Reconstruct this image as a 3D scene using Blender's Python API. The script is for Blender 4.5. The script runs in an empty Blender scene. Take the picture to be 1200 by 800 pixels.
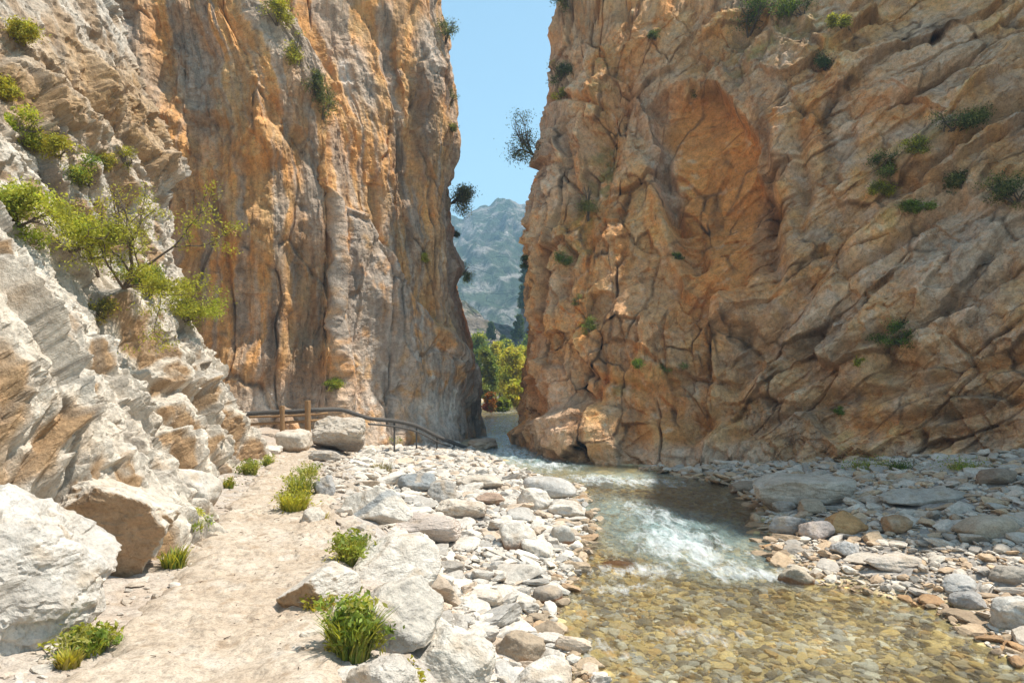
import bpy, math, random
import numpy as np
from mathutils import Vector

# ------------------------------------------------------------------ camera, sky, sun, exposure
scene = bpy.context.scene
COL = scene.collection
CAM_Z = 2.6
FPX = 800.0                      # focal length in photo pixels (24 mm on a 36 mm sensor, 1200 px wide)
CX, CY = 600.0, 450.0            # the level horizon falls on photo row 450
cd = bpy.data.cameras.new('camera')
cd.lens = 24.0
cd.sensor_width = 36.0
cd.shift_y = 50.0 / 1200.0
cd.clip_start = 0.05
cd.clip_end = 5000.0
cam = bpy.data.objects.new('camera', cd)
cam.location = (0, 0, CAM_Z)
cam.rotation_euler = (math.pi / 2, 0, 0)
COL.objects.link(cam)
scene.camera = cam

SUN_ELEV = math.radians(64.0)
SUN_AZ = math.radians(84.0)      # clockwise from +Y (ahead) towards +X (right)
to_sun = Vector((math.sin(SUN_AZ) * math.cos(SUN_ELEV), math.cos(SUN_AZ) * math.cos(SUN_ELEV), math.sin(SUN_ELEV)))
world = bpy.data.worlds.new('World')
scene.world = world
world.use_nodes = True
wn = world.node_tree
wn.nodes.clear()
sky = wn.nodes.new('ShaderNodeTexSky')
sky.sky_type = 'NISHITA'
sky.sun_disc = False
sky.sun_elevation = SUN_ELEV
sky.sun_rotation = SUN_AZ
sky.altitude = 100.0
sky.air_density = 1.0
sky.dust_density = 0.3
sky.ozone_density = 1.8
bg = wn.nodes.new('ShaderNodeBackground')
bg.inputs['Strength'].default_value = 0.135
wo = wn.nodes.new('ShaderNodeOutputWorld')
tint = wn.nodes.new('ShaderNodeMix')
tint.data_type = 'RGBA'
tint.blend_type = 'MULTIPLY'
tint.inputs[0].default_value = 1.0
tint.inputs[7].default_value = (0.90, 0.95, 0.74, 1.0)
wn.links.new(sky.outputs[0], tint.inputs[6])
wn.links.new(tint.outputs[2], bg.inputs[0])
wn.links.new(bg.outputs[0], wo.inputs[0])
sl = bpy.data.lights.new('sun', 'SUN')
sl.energy = 3.2
sl.angle = math.radians(0.5)
sl.color = (1.0, 0.94, 0.83)
so = bpy.data.objects.new('sun', sl)
so.rotation_euler = to_sun.to_track_quat('Z', 'Y').to_euler()
so.location = (20, 20, 60)
COL.objects.link(so)
scene.view_settings.view_transform = 'Standard'
scene.view_settings.look = 'None'
scene.view_settings.exposure = 1.38
scene.view_settings.gamma = 1.0
scene.view_settings.use_curve_mapping = False
scene.render.engine = 'CYCLES'
scene.cycles.use_denoising = True
scene.cycles.max_bounces = 8
scene.cycles.diffuse_bounces = 5
scene.cycles.transparent_max_bounces = 24
scene.cycles.sample_clamp_indirect = 6.0
scene.cycles.caustics_reflective = False
scene.cycles.caustics_refractive = False

# ------------------------------------------------------------------ numpy noise
_rs = np.random.RandomState(11)
_perm = _rs.permutation(256).astype(np.int32)
_perm = np.concatenate([_perm, _perm])
_g = _rs.normal(size=(256, 3)).astype(np.float32)
_g /= np.linalg.norm(_g, axis=1, keepdims=True)
_cell = _rs.uniform(0, 1, size=(256, 7)).astype(np.float32)


def _h(ix, iy, iz):
    return _perm[_perm[_perm[ix & 255] + (iy & 255)] + (iz & 255)]


def perlin(p):
    p = np.asarray(p, np.float32)
    sh = p.shape[:-1]
    p = p.reshape(-1, 3)
    fl = np.floor(p)
    i = fl.astype(np.int32)
    f = p - fl
    u = f * f * f * (f * (f * 6 - 15) + 10)
    out = np.zeros(len(p), np.float32)
    for dx in (0, 1):
        wx = u[:, 0] if dx else 1 - u[:, 0]
        for dy in (0, 1):
            wy = u[:, 1] if dy else 1 - u[:, 1]
            for dz in (0, 1):
                wz = u[:, 2] if dz else 1 - u[:, 2]
                g = _g[_h(i[:, 0] + dx, i[:, 1] + dy, i[:, 2] + dz)]
                d = g[:, 0] * (f[:, 0] - dx) + g[:, 1] * (f[:, 1] - dy) + g[:, 2] * (f[:, 2] - dz)
                out += wx * wy * wz * d
    return (out * 1.5).reshape(sh)


def fbm(p, octv=4, lac=2.03, gain=0.5):
    p = np.asarray(p, np.float32)
    a, s, out = 1.0, 0.0, 0
    for k in range(octv):
        out = out + a * perlin(p + k * 17.31)
        s += a
        a *= gain
        p = p * lac
    return out / s


def ridged(p, octv=4, lac=2.03, gain=0.5):
    p = np.asarray(p, np.float32)
    a, s, out = 1.0, 0.0, 0
    for k in range(octv):
        out = out + a * (1 - np.abs(perlin(p + k * 9.7)) * 2)
        s += a
        a *= gain
        p = p * lac
    return out / s


def facets(p, tilt=0.55, k=0.9, seed=0):
    """chiselled relief: the lowest of many tilted planes, one per jittered cell (sharp arrises)"""
    p = np.asarray(p, np.float32)
    sh = p.shape[:-1]
    p = p.reshape(-1, 3) + seed * 7.77
    i = np.floor(p).astype(np.int32)
    best = np.full(len(p), 9.0, np.float32)
    for dx in (-1, 0, 1):
        for dy in (-1, 0, 1):
            for dz in (-1, 0, 1):
                c = _cell[_h(i[:, 0] + dx, i[:, 1] + dy, i[:, 2] + dz)]
                q = p - (i + np.array((dx, dy, dz), np.int32) + c[:, :3])
                v = c[:, 6] * 0.8 + ((c[:, 3:6] - 0.5) * q).sum(1) * (2 * tilt) + k * (q * q).sum(1)
                np.minimum(best, v, out=best)
    return best.reshape(sh)


def cells(p, seed=0):
    """(random id of the nearest cell 0..1, distance to the cell border)"""
    p = np.asarray(p, np.float32)
    sh = p.shape[:-1]
    p = p.reshape(-1, 3) + seed * 5.13
    i = np.floor(p).astype(np.int32)
    f1 = np.full(len(p), 9.0, np.float32)
    f2 = f1.copy()
    idn = np.zeros(len(p), np.float32)
    for dx in (-1, 0, 1):
        for dy in (-1, 0, 1):
            for dz in (-1, 0, 1):
                c = _cell[_h(i[:, 0] + dx, i[:, 1] + dy, i[:, 2] + dz)]
                q = p - (i + np.array((dx, dy, dz), np.int32) + c[:, :3])
                d = np.sqrt((q * q).sum(1))
                m = d < f1
                f2 = np.where(m, f1, np.minimum(f2, d))
                idn = np.where(m, c[:, 6], idn)
                f1 = np.where(m, d, f1)
    return idn.reshape(sh), (f2 - f1).reshape(sh)


def blocks(p, seed=0, tilt=0.5, soft=0.12):
    """jointed blocks: straight-edged cells, each set back by its own amount and tilted its own way (-0.5..0.5), and the joint distance"""
    p = np.asarray(p, np.float32)
    sh = p.shape[:-1]
    p = p.reshape(-1, 3) + seed * 3.37
    i = np.floor(p).astype(np.int32)
    f1 = np.full(len(p), 9.0, np.float32)
    f2 = f1.copy()
    v1 = np.zeros(len(p), np.float32)
    v2 = v1.copy()
    for dx in (-1, 0, 1):
        for dy in (-1, 0, 1):
            for dz in (-1, 0, 1):
                c = _cell[_h(i[:, 0] + dx, i[:, 1] + dy, i[:, 2] + dz)]
                q = p - (i + np.array((dx, dy, dz), np.int32) + c[:, :3])
                a = np.abs(q)
                d = a.max(1) + 0.35 * a.sum(1)
                v = c[:, 6] - 0.5 + ((c[:, 3:6] - 0.5) * q).sum(1) * (2 * tilt)
                m = d < f1
                n = (~m) & (d < f2)
                f2 = np.where(m, f1, np.where(n, d, f2))
                v2 = np.where(m, v1, np.where(n, v, v2))
                f1 = np.where(m, d, f1)
                v1 = np.where(m, v, v1)
    e = f2 - f1
    w = 0.5 * (1 - sstep(0, soft, e))
    return (v1 * (1 - w) + v2 * w).reshape(sh), e.reshape(sh)


def sstep(a, b, x):
    t = np.clip((x - a) / (b - a), 0, 1)
    return t * t * (3 - 2 * t)


def mix(a, b, m):
    a = np.asarray(a, np.float32)
    b = np.asarray(b, np.float32)
    m = np.asarray(m, np.float32)[..., None]
    return a * (1 - m) + b * m


# ------------------------------------------------------------------ mesh helpers
def mesh_np(name, V, F, col=None, smooth=True, extra=None):
    """V (n,3); F (m,3|4) or a list of such arrays"""
    me = bpy.data.meshes.new(name)
    V = np.ascontiguousarray(V, np.float32)
    Fs = F if isinstance(F, list) else [F]
    Fs = [np.asarray(f, np.int32) for f in Fs if len(f)]
    me.vertices.add(len(V))
    me.vertices.foreach_set('co', V.ravel())
    tot = np.concatenate([np.full(len(f), f.shape[1], np.int32) for f in Fs])
    idx = np.concatenate([f.ravel() for f in Fs])
    me.loops.add(len(idx))
    me.loops.foreach_set('vertex_index', idx)
    me.polygons.add(len(tot))
    st = np.zeros(len(tot), np.int32)
    st[1:] = np.cumsum(tot)[:-1]
    me.polygons.foreach_set('loop_start', st)
    me.polygons.foreach_set('loop_total', tot)
    me.polygons.foreach_set('use_smooth', np.full(len(tot), smooth, bool))
    me.update(calc_edges=True)
    if col is not None:
        add_col(me, col)
    for k, v in (extra or {}).items():
        a = me.attributes.new(k, 'FLOAT', 'POINT')
        a.data.foreach_set('value', np.ascontiguousarray(v, np.float32).ravel())
    return me


def add_col(me, col, name='Col'):
    a = me.attributes.new(name, 'FLOAT_COLOR', 'POINT')
    c = np.ones((len(me.vertices), 4), np.float32)
    c[:, :3] = np.asarray(col, np.float32).reshape(-1, 3)
    a.data.foreach_set('color', c.ravel())


def grid_faces(n, m, flip=False):
    i = np.arange(n - 1)[:, None] * m + np.arange(m - 1)[None, :]
    i = i.ravel()
    f = np.stack([i, i + m, i + m + 1, i + 1], 1)
    return f[:, ::-1] if flip else f


def link(name, me, mat=None, parent=None):
    o = bpy.data.objects.new(name, me)
    if mat is not None and me is not None and not me.materials:
        me.materials.append(mat)
    COL.objects.link(o)
    if parent is not None:
        o.parent = parent
    return o


def tag(o, label, cat=None, group=None, kind=None):
    o['label'] = label
    if cat:
        o['category'] = cat
    if group:
        o['group'] = group
    if kind:
        o['kind'] = kind
    return o


def empty(name, loc, rz=0.0):
    o = bpy.data.objects.new(name, None)
    o.location = loc
    o.rotation_euler = (0, 0, rz)
    o.empty_display_size = 0.2
    COL.objects.link(o)
    return o


def catmull(P, t):
    """P (n,...) control values, t in 0..n-1"""
    P = np.asarray(P, np.float64)
    n = len(P)
    t = np.asarray(t, np.float64)
    i = np.clip(np.floor(t).astype(int), 0, n - 2)
    f = (t - i).reshape((-1,) + (1,) * (P.ndim - 1))
    p0, p1, p2, p3 = P[np.clip(i - 1, 0, n - 1)], P[i], P[i + 1], P[np.clip(i + 2, 0, n - 1)]
    m1, m2 = (p2 - p0) * 0.36, (p3 - p1) * 0.36
    f2, f3 = f * f, f * f * f
    return (2 * f3 - 3 * f2 + 1) * p1 + (f3 - 2 * f2 + f) * m1 + (-2 * f3 + 3 * f2) * p2 + (f3 - f2) * m2


def tparam(counts):
    t = [np.linspace(k, k + 1, c, endpoint=False) for k, c in enumerate(counts)]
    return np.concatenate(t + [np.array([len(counts)], float)])


def grid_normals(V, sign=1.0):
    a = np.gradient(V, axis=0)
    b = np.gradient(V, axis=1)
    n = np.cross(a, b)
    n /= np.linalg.norm(n, axis=-1, keepdims=True) + 1e-9
    return n * sign


def project(V):
    V = np.asarray(V)
    y = np.maximum(V[..., 1], 0.05)
    return CX + FPX * V[..., 0] / y, CY - FPX * (V[..., 2] - CAM_Z) / y


def unproject(px, py, Y):
    return ((px - CX) / FPX * Y, Y, CAM_Z - (py - CY) / FPX * Y)


# ------------------------------------------------------------------ node helpers
class NT:
    def __init__(self, name):
        self.mat = bpy.data.materials.new(name)
        self.mat.use_nodes = True
        self.t = self.mat.node_tree
        self.t.nodes.clear()
        self.out = self.t.nodes.new('ShaderNodeOutputMaterial')

    def n(self, typ, **kw):
        nd = self.t.nodes.new('ShaderNode' + typ)
        for k, v in kw.items():
            if k.startswith('i_'):
                nd.inputs[k[2:].replace('_', ' ')].default_value = v
            else:
                setattr(nd, k, v)
        return nd

    def l(self, a, b):
        self.t.links.new(a, b)

    def val(self, x, sock):
        if isinstance(x, (int, float)):
            sock.default_value = x
        elif isinstance(x, tuple):
            sock.default_value = x if len(x) == 4 else x + (1.0,)
        else:
            self.l(x, sock)

    def math(self, op, a, b=0.0, clamp=False):
        m = self.n('Math', operation=op)
        m.use_clamp = clamp
        self.val(a, m.inputs[0])
        self.val(b, m.inputs[1])
        return m.outputs[0]

    def mixc(self, f, a, b, blend='MIX'):
        m = self.n('Mix', data_type='RGBA', blend_type=blend)
        self.val(f, m.inputs[0])
        self.val(a, m.inputs[6])
        self.val(b, m.inputs[7])
        return m.outputs[2]

    def ramp(self, fac, stops):
        r = self.n('ValToRGB')
        e = r.color_ramp.elements
        while len(e) < len(stops):
            e.new(0.5)
        for k, (p, c) in enumerate(stops):
            e[k].position = p
            e[k].color = (c if len(c) == 4 else tuple(c) + (1.0,)) if isinstance(c, tuple) else (c, c, c, 1.0)
        self.l(fac, r.inputs[0])
        return r.outputs[0]

    def noise(self, vec, scale, detail=6.0, rough=0.6, dist=0.0):
        n = self.n('TexNoise')
        n.inputs['Scale'].default_value = scale
        n.inputs['Detail'].default_value = detail
        n.inputs['Roughness'].default_value = rough
        n.inputs['Distortion'].default_value = dist
        if vec is not None:
            self.l(vec, n.inputs['Vector'])
        return n.outputs[0]

    def mapping(self, vec, scale=(1, 1, 1), rot=(0, 0, 0)):
        m = self.n('Mapping')
        m.inputs['Scale'].default_value = scale
        m.inputs['Rotation'].default_value = rot
        self.l(vec, m.inputs['Vector'])
        return m.outputs[0]

    def bump(self, h, strength, dist, normal=None):
        b = self.n('Bump')
        b.inputs['Strength'].default_value = strength
        b.inputs['Distance'].default_value = dist
        self.l(h, b.inputs['Height'])
        if normal is not None:
            self.l(normal, b.inputs['Normal'])
        return b.outputs[0]

    def princ(self, color, rough=0.85, normal=None, spec=0.3):
        p = self.n('BsdfPrincipled')
        self.val(color, p.inputs['Base Color'])
        self.val(rough, p.inputs['Roughness'])
        p.inputs['Specular IOR Level'].default_value = spec
        if normal is not None:
            self.l(normal, p.inputs['Normal'])
        return p

    def finish(self, shader):
        self.l(shader, self.out.inputs['Surface'])
        return self.mat


def rock_material(name, source='attr', fine=14.0, bump=0.5, bdist=0.03, contrast=0.55, wet=None, crackw=0.22):
    """weathered limestone; its colour comes from the mesh ('attr') or from the object's own colour ('object')"""
    N = NT(name)
    geo = N.n('NewGeometry')
    tc = N.n('TexCoord')
    if source == 'attr':
        base = N.n('Attribute', attribute_name='Col').outputs['Color']
        vec = geo.outputs['Position']
    else:
        oi = N.n('ObjectInfo')
        base = oi.outputs['Color']
        va = N.n('VectorMath', operation='MULTIPLY_ADD')
        N.l(oi.outputs['Random'], va.inputs[0])
        va.inputs[1].default_value = (37, 61, 83)
        N.l(geo.outputs['Position'], va.inputs[2])
        vec = va.outputs[0]
    n1 = N.noise(vec, fine, 8.0, 0.68)
    n2 = N.noise(vec, fine * 0.22, 6.0, 0.62, 0.6)
    v = N.n('TexVoronoi', feature='DISTANCE_TO_EDGE')
    v.inputs['Scale'].default_value = fine * 0.35
    wv = N.n('VectorMath', operation='MULTIPLY_ADD')
    nz = N.n('TexNoise')
    nz.inputs['Scale'].default_value = fine * 0.4
    N.l(vec, nz.inputs['Vector'])
    N.l(nz.outputs['Color'], wv.inputs[0])
    wv.inputs[1].default_value = (0.16, 0.16, 0.16)
    N.l(vec, wv.inputs[2])
    N.l(wv.outputs[0], v.inputs['Vector'])
    crack = N.ramp(N.math('ADD', v.outputs['Distance'], N.math('MULTIPLY', N.math('SUBTRACT', n2, 0.45), 0.16)), [(0.0, 0.0), (0.035, 1.0)])
    tone = N.ramp(n1, [(0.28, 1.0 - contrast), (0.5, 1.0), (0.75, 1.0 + contrast * 0.45)])
    c = N.mixc(1.0, base, tone, 'MULTIPLY')
    n3 = N.noise(vec, fine * 3.7, 5.0, 0.7)
    c = N.mixc(1.0, c, N.ramp(n3, [(0.30, 1.0 - contrast * 0.8), (0.52, 1.0), (0.75, 1.0 + contrast * 0.35)]), 'MULTIPLY')
    # lichen and mineral staining drifting through the stone
    stain = N.ramp(n2, [(0.42, 0.0), (0.66, 1.0)])
    c2 = N.mixc(1.0, c, (0.76, 0.70, 0.64, 1), 'MULTIPLY')
    c = N.mixc(N.math('MULTIPLY', stain, 0.5), c, c2)
    if source == 'object' and wet is not None:
        sp = N.n('SeparateXYZ')
        N.l(geo.outputs['Position'], sp.inputs[0])
        wz = N.math('ADD', sp.outputs[2], N.math('MULTIPLY', n2, -0.12))
        w = N.n('MapRange')
        N.l(wz, w.inputs[0])
        w.inputs[1].default_value = wet + 0.035
        w.inputs[2].default_value = wet - 0.03
        c = N.mixc(N.math('MULTIPLY', w.outputs[0], 0.75), c, N.mixc(1.0, c, (0.50, 0.27, 0.13, 1), 'MULTIPLY'))
    h = N.math('ADD', N.math('MULTIPLY', n1, 0.7), N.math('MULTIPLY', crack, crackw))
    h = N.math('ADD', h, N.math('MULTIPLY', n3, 0.30))
    h = N.math('ADD', h, N.math('MULTIPLY', n2, 1.2))
    nm = N.bump(h, bump, bdist)
    return N.finish(N.princ(c, 0.9, nm, 0.2).outputs[0])
# ------------------------------------------------------------------ rock walls: lofted, then chiselled
class Surf:
    def __init__(self, levels, tc, lc, sign):
        L = np.array([catmull(lv, tparam(tc)) for lv in levels])       # levels x nt x 3
        V = catmull(L, tparam(lc))                                     # nz x nt x 3
        self.V = np.ascontiguousarray(np.transpose(V, (1, 0, 2)))      # nt x nz x 3
        self.N = grid_normals(self.V, sign)
        mid = self.V[:, self.V.shape[1] // 3]
        ds = np.linalg.norm(np.diff(mid[:, :2], axis=0), axis=1)
        s = np.concatenate([[0], np.cumsum(ds)])
        self.S = np.broadcast_to(s[:, None], self.V.shape[:2]).astype(np.float32)
        self.Z = self.V[..., 2].astype(np.float32)
        self.sign = sign
        self.px, self.py = project(self.V)
        self.D = np.zeros(self.V.shape[:2], np.float32)
        P = self.V.astype(np.float32)
        self.w1 = fbm(P * 0.9 + 3.1, 4)
        self.w2 = fbm(P * 0.9 + 41.7, 4)
        self.g1 = fbm(P * 0.28 + 3.1, 3)
        self.g2 = fbm(P * 0.28 + 41.7, 3)

    def pick(self, px, py):
        d = (self.px - px) ** 2 + (self.py - py) ** 2
        d = d + np.where(self.V[..., 1] < 1, 1e9, 0) + self.V[..., 1] * 0.5
        return np.unravel_index(np.argmin(d), d.shape)

    def sz(self, px, py):
        i = self.pick(px, py)
        return float(self.S[i]), float(self.Z[i])

    def blob(self, px, py, rx, ry, ang=0.0, soft=0.35, warp=0.35):
        i, j = self.pick(px, py)
        a, b = max(i - 2, 0), min(i + 2, self.V.shape[0] - 1)
        k = max(abs((self.px[b, j] - self.px[a, j]) / (self.S[b, j] - self.S[a, j] + 1e-6)), 8.0)
        kz = FPX / self.V[i, j, 1]
        u = (self.S - self.S[i, j]) * k
        v = -(self.Z - self.Z[i, j]) * kz
        c, s_ = math.cos(math.radians(ang)), math.sin(math.radians(ang))
        e = np.sqrt(((u * c + v * s_) / rx) ** 2 + ((-u * s_ + v * c) / ry) ** 2) + self.w1 * warp * 2
        return 1 - sstep(1 - soft, 1 + soft, e)

    def signed(self, pts, warp=0.3):
        """signed distance (m, + inside) to a polygon given by photo points, measured on the wall itself"""
        q = np.array([self.sz(*p) for p in pts], np.float32)
        x, y = self.S + self.w1 * warp, self.Z + self.w2 * warp
        dmin = np.full(x.shape, 1e9, np.float32)
        ins = np.zeros(x.shape, bool)
        for a, b in zip(q, np.roll(q, -1, 0)):
            e = b - a
            wx, wy = x - a[0], y - a[1]
            t = np.clip((wx * e[0] + wy * e[1]) / (e @ e + 1e-9), 0, 1)
            dmin = np.minimum(dmin, (wx - e[0] * t) ** 2 + (wy - e[1] * t) ** 2)
            c = ((a[1] <= y) & (b[1] > y)) | ((b[1] <= y) & (a[1] > y))
            with np.errstate(divide='ignore', invalid='ignore'):
                xi = a[0] + (y - a[1]) / (e[1] if abs(e[1]) > 1e-9 else 1e-9) * e[0]
            ins ^= c & (x < xi)
        return np.where(ins, 1, -1) * np.sqrt(dmin)

    def poly(self, pts, soft=0.25, warp=0.3):
        return sstep(-soft, soft, self.signed(pts, warp))

    def line(self, pts, warp=0.2):
        """distance (m, along the wall) to a broken line given by photo points"""
        q = np.array([self.sz(*p) for p in pts], np.float32)
        x, y = self.S + self.g1 * warp * 2 + self.w1 * warp * 0.5, self.Z + self.g2 * warp * 2 + self.w2 * warp * 0.5
        dmin = np.full(x.shape, 1e9, np.float32)
        for a, b in zip(q[:-1], q[1:]):
            e = b - a
            t = np.clip(((x - a[0]) * e[0] + (y - a[1]) * e[1]) / (e @ e + 1e-9), 0, 1)
            dmin = np.minimum(dmin, (x - a[0] - e[0] * t) ** 2 + (y - a[1] - e[1] * t) ** 2)
        return np.sqrt(dmin)

    def saw(self, px, py, size, length, face, amp, d=(0.35, -0.55, -0.75), warp=0.22):
        """a block standing out of the slope: swells gently, then breaks off in a steep face looking along d"""
        C = self.V[self.pick(px, py)]
        d = np.array(d) / np.linalg.norm(d)
        r = self.V - C
        q = (r @ d) + self.w1 * warp * size
        side = np.cross(d, (0, 0, 1.0))
        side /= np.linalg.norm(side)
        t = np.abs(r @ side + self.w2 * warp * size)
        up = sstep(-length, 0, q) * (1 - sstep(0, face, q))
        return (amp * up * (1 - sstep(size * 0.8, size * 1.05, t)) * (np.linalg.norm(r, axis=-1) < length * 2.5)).astype(np.float32)

    def displaced(self):
        return (self.V + self.N * self.D[..., None]).astype(np.float32)

    def build(self, name, col, mat, smooth=True):
        P = self.displaced()
        n, m = P.shape[:2]
        me = mesh_np(name, P.reshape(-1, 3), grid_faces(n, m, self.sign < 0), col.reshape(-1, 3), smooth)
        self.P = P
        self.ppx, self.ppy = project(P)
        self.PN = grid_normals(P.astype(np.float64), self.sign)
        return link(name, me, mat)

    def hit(self, px, py, r=6):
        """the nearest point of the finished wall seen at a photo point"""
        d2 = (self.ppx - px) ** 2 + (self.ppy - py) ** 2
        m = d2 < r * r
        if not m.any():
            i = np.unravel_index(np.argmin(d2), d2.shape)
        else:
            i = np.unravel_index(np.argmin(np.where(m, self.P[..., 1], 1e9)), d2.shape)
        return Vector([float(c) for c in self.P[i]]), Vector([float(c) for c in self.PN[i]])


def lev(z, pts):
    return [(x, y, z) for x, y in pts]


ORANGE = (0.54, 0.275, 0.10)
OCHRE = (0.45, 0.28, 0.13)
TAN = (0.41, 0.295, 0.19)
GREY = (0.345, 0.295, 0.25)
DARK = (0.13, 0.105, 0.085)
WHITE = (0.60, 0.55, 0.49)
MOSS = (0.13, 0.13, 0.035)

# ---- the left wall: orange face, pillar, recess, then the grey slab running to the narrows
LW = [
    lev(-0.6, [(-17, 17.5), (-11.5, 20.0), (-8.0, 21.2), (-5.9, 21.8), (-5.7, 23.3), (-3.9, 24.5), (-2.6, 26.0), (-2.1, 28.8), (-1.95, 33), (-2.9, 45), (-7, 60)]),
    lev(1.5, [(-17, 17.6), (-11.4, 20.1), (-8.0, 21.3), (-5.85, 22.0), (-5.7, 23.3), (-3.9, 24.8), (-2.6, 26.3), (-2.1, 29.0), (-2.0, 33), (-3.1, 45), (-7, 60)]),
    lev(4.0, [(-17, 17.8), (-11.2, 20.4), (-7.8, 21.4), (-5.75, 22.0), (-5.8, 23.3), (-3.9, 25.1), (-2.45, 26.5), (-1.95, 28.9), (-1.9, 33), (-2.8, 45), (-7, 60)]),
    lev(8.0, [(-17, 17.8), (-11.0, 20.4), (-7.6, 21.2), (-5.6, 22.2), (-5.9, 23.6), (-4.1, 25.4), (-2.6, 26.5), (-2.4, 28.2), (-2.9, 33), (-4.4, 45), (-9, 60)]),
    lev(12.0, [(-17, 17.6), (-11.0, 20.0), (-7.9, 20.9), (-5.9, 22.3), (-6.2, 23.9), (-4.4, 25.3), (-2.7, 26.6), (-2.5, 28.5), (-3.5, 33), (-5, 45), (-10, 60)]),
    lev(15.5, [(-17, 17.6), (-11.2, 20.2), (-9.2, 21.2), (-8.0, 22.6), (-7.8, 24.2), (-5.1, 25.5), (-2.8, 26.7), (-2.55, 28.7), (-3.6, 33), (-6, 45), (-11, 60)]),
    lev(21.0, [(-18, 19.0), (-13, 22), (-10.4, 23.2), (-9.0, 24.6), (-8.6, 25.8), (-5.6, 26.6), (-3.3, 27.8), (-3.2, 29.8), (-5, 35), (-8, 47), (-13, 62)]),
]
lw = Surf(LW, [30, 110, 110, 95, 60, 125, 110, 70, 50, 20], [70, 90, 125, 125, 115, 40], 1.0)
if lw.N[150, 100] @ (np.array((0, 0, 3.0)) - lw.V[150, 100]) < 0:
    lw.N *= -1
    lw.sign = -1.0
P = lw.V.astype(np.float32)
# the two faces and the break between them
slab = lw.signed([(398, 215), (432, 250), (470, 320), (520, 385), (548, 430), (566, 520), (470, 540), (385, 530), (388, 400), (392, 300)])
slab_m = sstep(-0.12, 0.3, slab)
o_face = lw.poly([(120, -30), (300, -30), (372, 130), (392, 250), (384, 470), (250, 520), (150, 300)], 0.5)
lw.D += 0.60 * slab_m * (1 - 0.5 * sstep(0.2, 2.6, slab))
lq = lambda a, b_: np.stack([lw.S / a + lw.g1 * 0.5 / a, lw.Z / b_ + lw.g2 * 0.5 / b_, P[..., 1] * 0 + 0.37], -1)
lw.D += 0.75 * (facets(lq(2.4, 3.8), 0.8, 0.7) - 0.42)
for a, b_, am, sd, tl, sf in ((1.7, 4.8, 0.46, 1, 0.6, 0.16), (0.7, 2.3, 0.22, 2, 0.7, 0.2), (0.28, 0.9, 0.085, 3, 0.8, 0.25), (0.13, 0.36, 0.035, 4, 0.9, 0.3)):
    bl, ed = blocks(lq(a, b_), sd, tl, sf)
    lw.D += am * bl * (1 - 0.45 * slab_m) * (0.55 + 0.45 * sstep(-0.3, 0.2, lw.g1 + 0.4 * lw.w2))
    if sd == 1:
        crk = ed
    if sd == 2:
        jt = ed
lw.D += 0.16 * (facets(lq(0.9, 2.2), 1.0, 0.6, seed=2) - 0.4)
flute = ridged(np.stack([lw.S / 0.6 + lw.g2 * 0.6, lw.Z / 6.5, P[..., 0] * 0], -1), 4)
lw.D += 0.14 * flute * (0.3 + 0.7 * o_face)
lw.D += 0.10 * fbm(P * 1.1, 5) + 0.03 * fbm(P * 7.0, 3)
lw.D -= 0.16 * (1 - sstep(0.0, 0.07, crk)) * sstep(-0.15, 0.25, fbm(P * 0.5 + 90, 2))
# hollows and overhangs of the orange face
for bx, by, rx, ry, an, am in ((245, 165, 38, 26, 20, -0.5), (300, 175, 40, 20, -20, 0.45), (215, 60, 40, 60, 0, -0.5), (330, 60, 40, 70, 12, 0.45),
                               (355, 330, 22, 70, 0, -0.35), (300, 300, 40, 60, 0, 0.25), (235, 330, 30, 60, 0, -0.2), (470, 120, 30, 90, 0, -0.3),
                               (515, 170, 16, 120, 0, 0.3), (440, 90, 26, 50, 0, 0.25), (556, 470, 12, 40, 0, -0.4), (395, 320, 8, 120, 0, -0.5)):
    lw.D += am * lw.blob(bx, by, rx, ry, an, 0.5)
lw.D += 0.30 * np.exp(-((lw.Z - 0.4) / 0.5) ** 2) * sstep(-1.9, -3.0, P[..., 0])
n_a = fbm(P * 0.55 + 7, 5)
n_b = fbm(P * 1.6 + 19, 5)
streak = fbm(np.stack([lw.S * 2.2 + lw.w1 * 0.8, lw.Z * 0.16, P[..., 0] * 0], -1), 5)
streak2 = fbm(np.stack([lw.S * 1.1 + 5 + lw.w2 * 0.8, lw.Z * 0.12, P[..., 0] * 0], -1), 4)
col = mix(ORANGE, OCHRE, sstep(-0.25, 0.35, n_a))
col = mix(col, TAN, sstep(0.0, 0.5, n_b) * 0.6)
greyw = np.clip(0.75 * sstep(-0.05, 0.25, streak) + 0.9 * slab_m * sstep(-0.45, 0.15, n_b + 0.35 * streak2), 0, 1)
for bx, by, rx, ry, an in ((345, 60, 26, 75, 14), (372, 230, 14, 70, 0), (225, 60, 20, 110, 0), (140, 120, 40, 160, 0), (330, 470, 90, 30, 0), (430, 90, 12, 40, 0), (510, 60, 16, 60, 0), (545, 300, 20, 120, 0)):
    greyw = np.maximum(greyw, 0.85 * lw.blob(bx, by, rx, ry, an, 0.6))
col = mix(col, GREY, greyw)
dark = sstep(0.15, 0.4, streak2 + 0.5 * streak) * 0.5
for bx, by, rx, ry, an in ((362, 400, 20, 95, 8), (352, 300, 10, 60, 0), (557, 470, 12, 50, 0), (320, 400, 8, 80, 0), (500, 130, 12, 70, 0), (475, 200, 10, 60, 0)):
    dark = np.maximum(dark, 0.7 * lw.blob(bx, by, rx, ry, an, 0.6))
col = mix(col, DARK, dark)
col = mix(col, (0.24, 0.14, 0.07), 0.55 * sstep(0.05, 0.36, fbm(np.stack([lw.S * 1.3 + lw.w1, lw.Z * 0.7 + lw.w2, P[..., 0] * 0 + 5], -1), 6, gain=0.62)) * (1 - 0.5 * slab_m))
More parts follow.
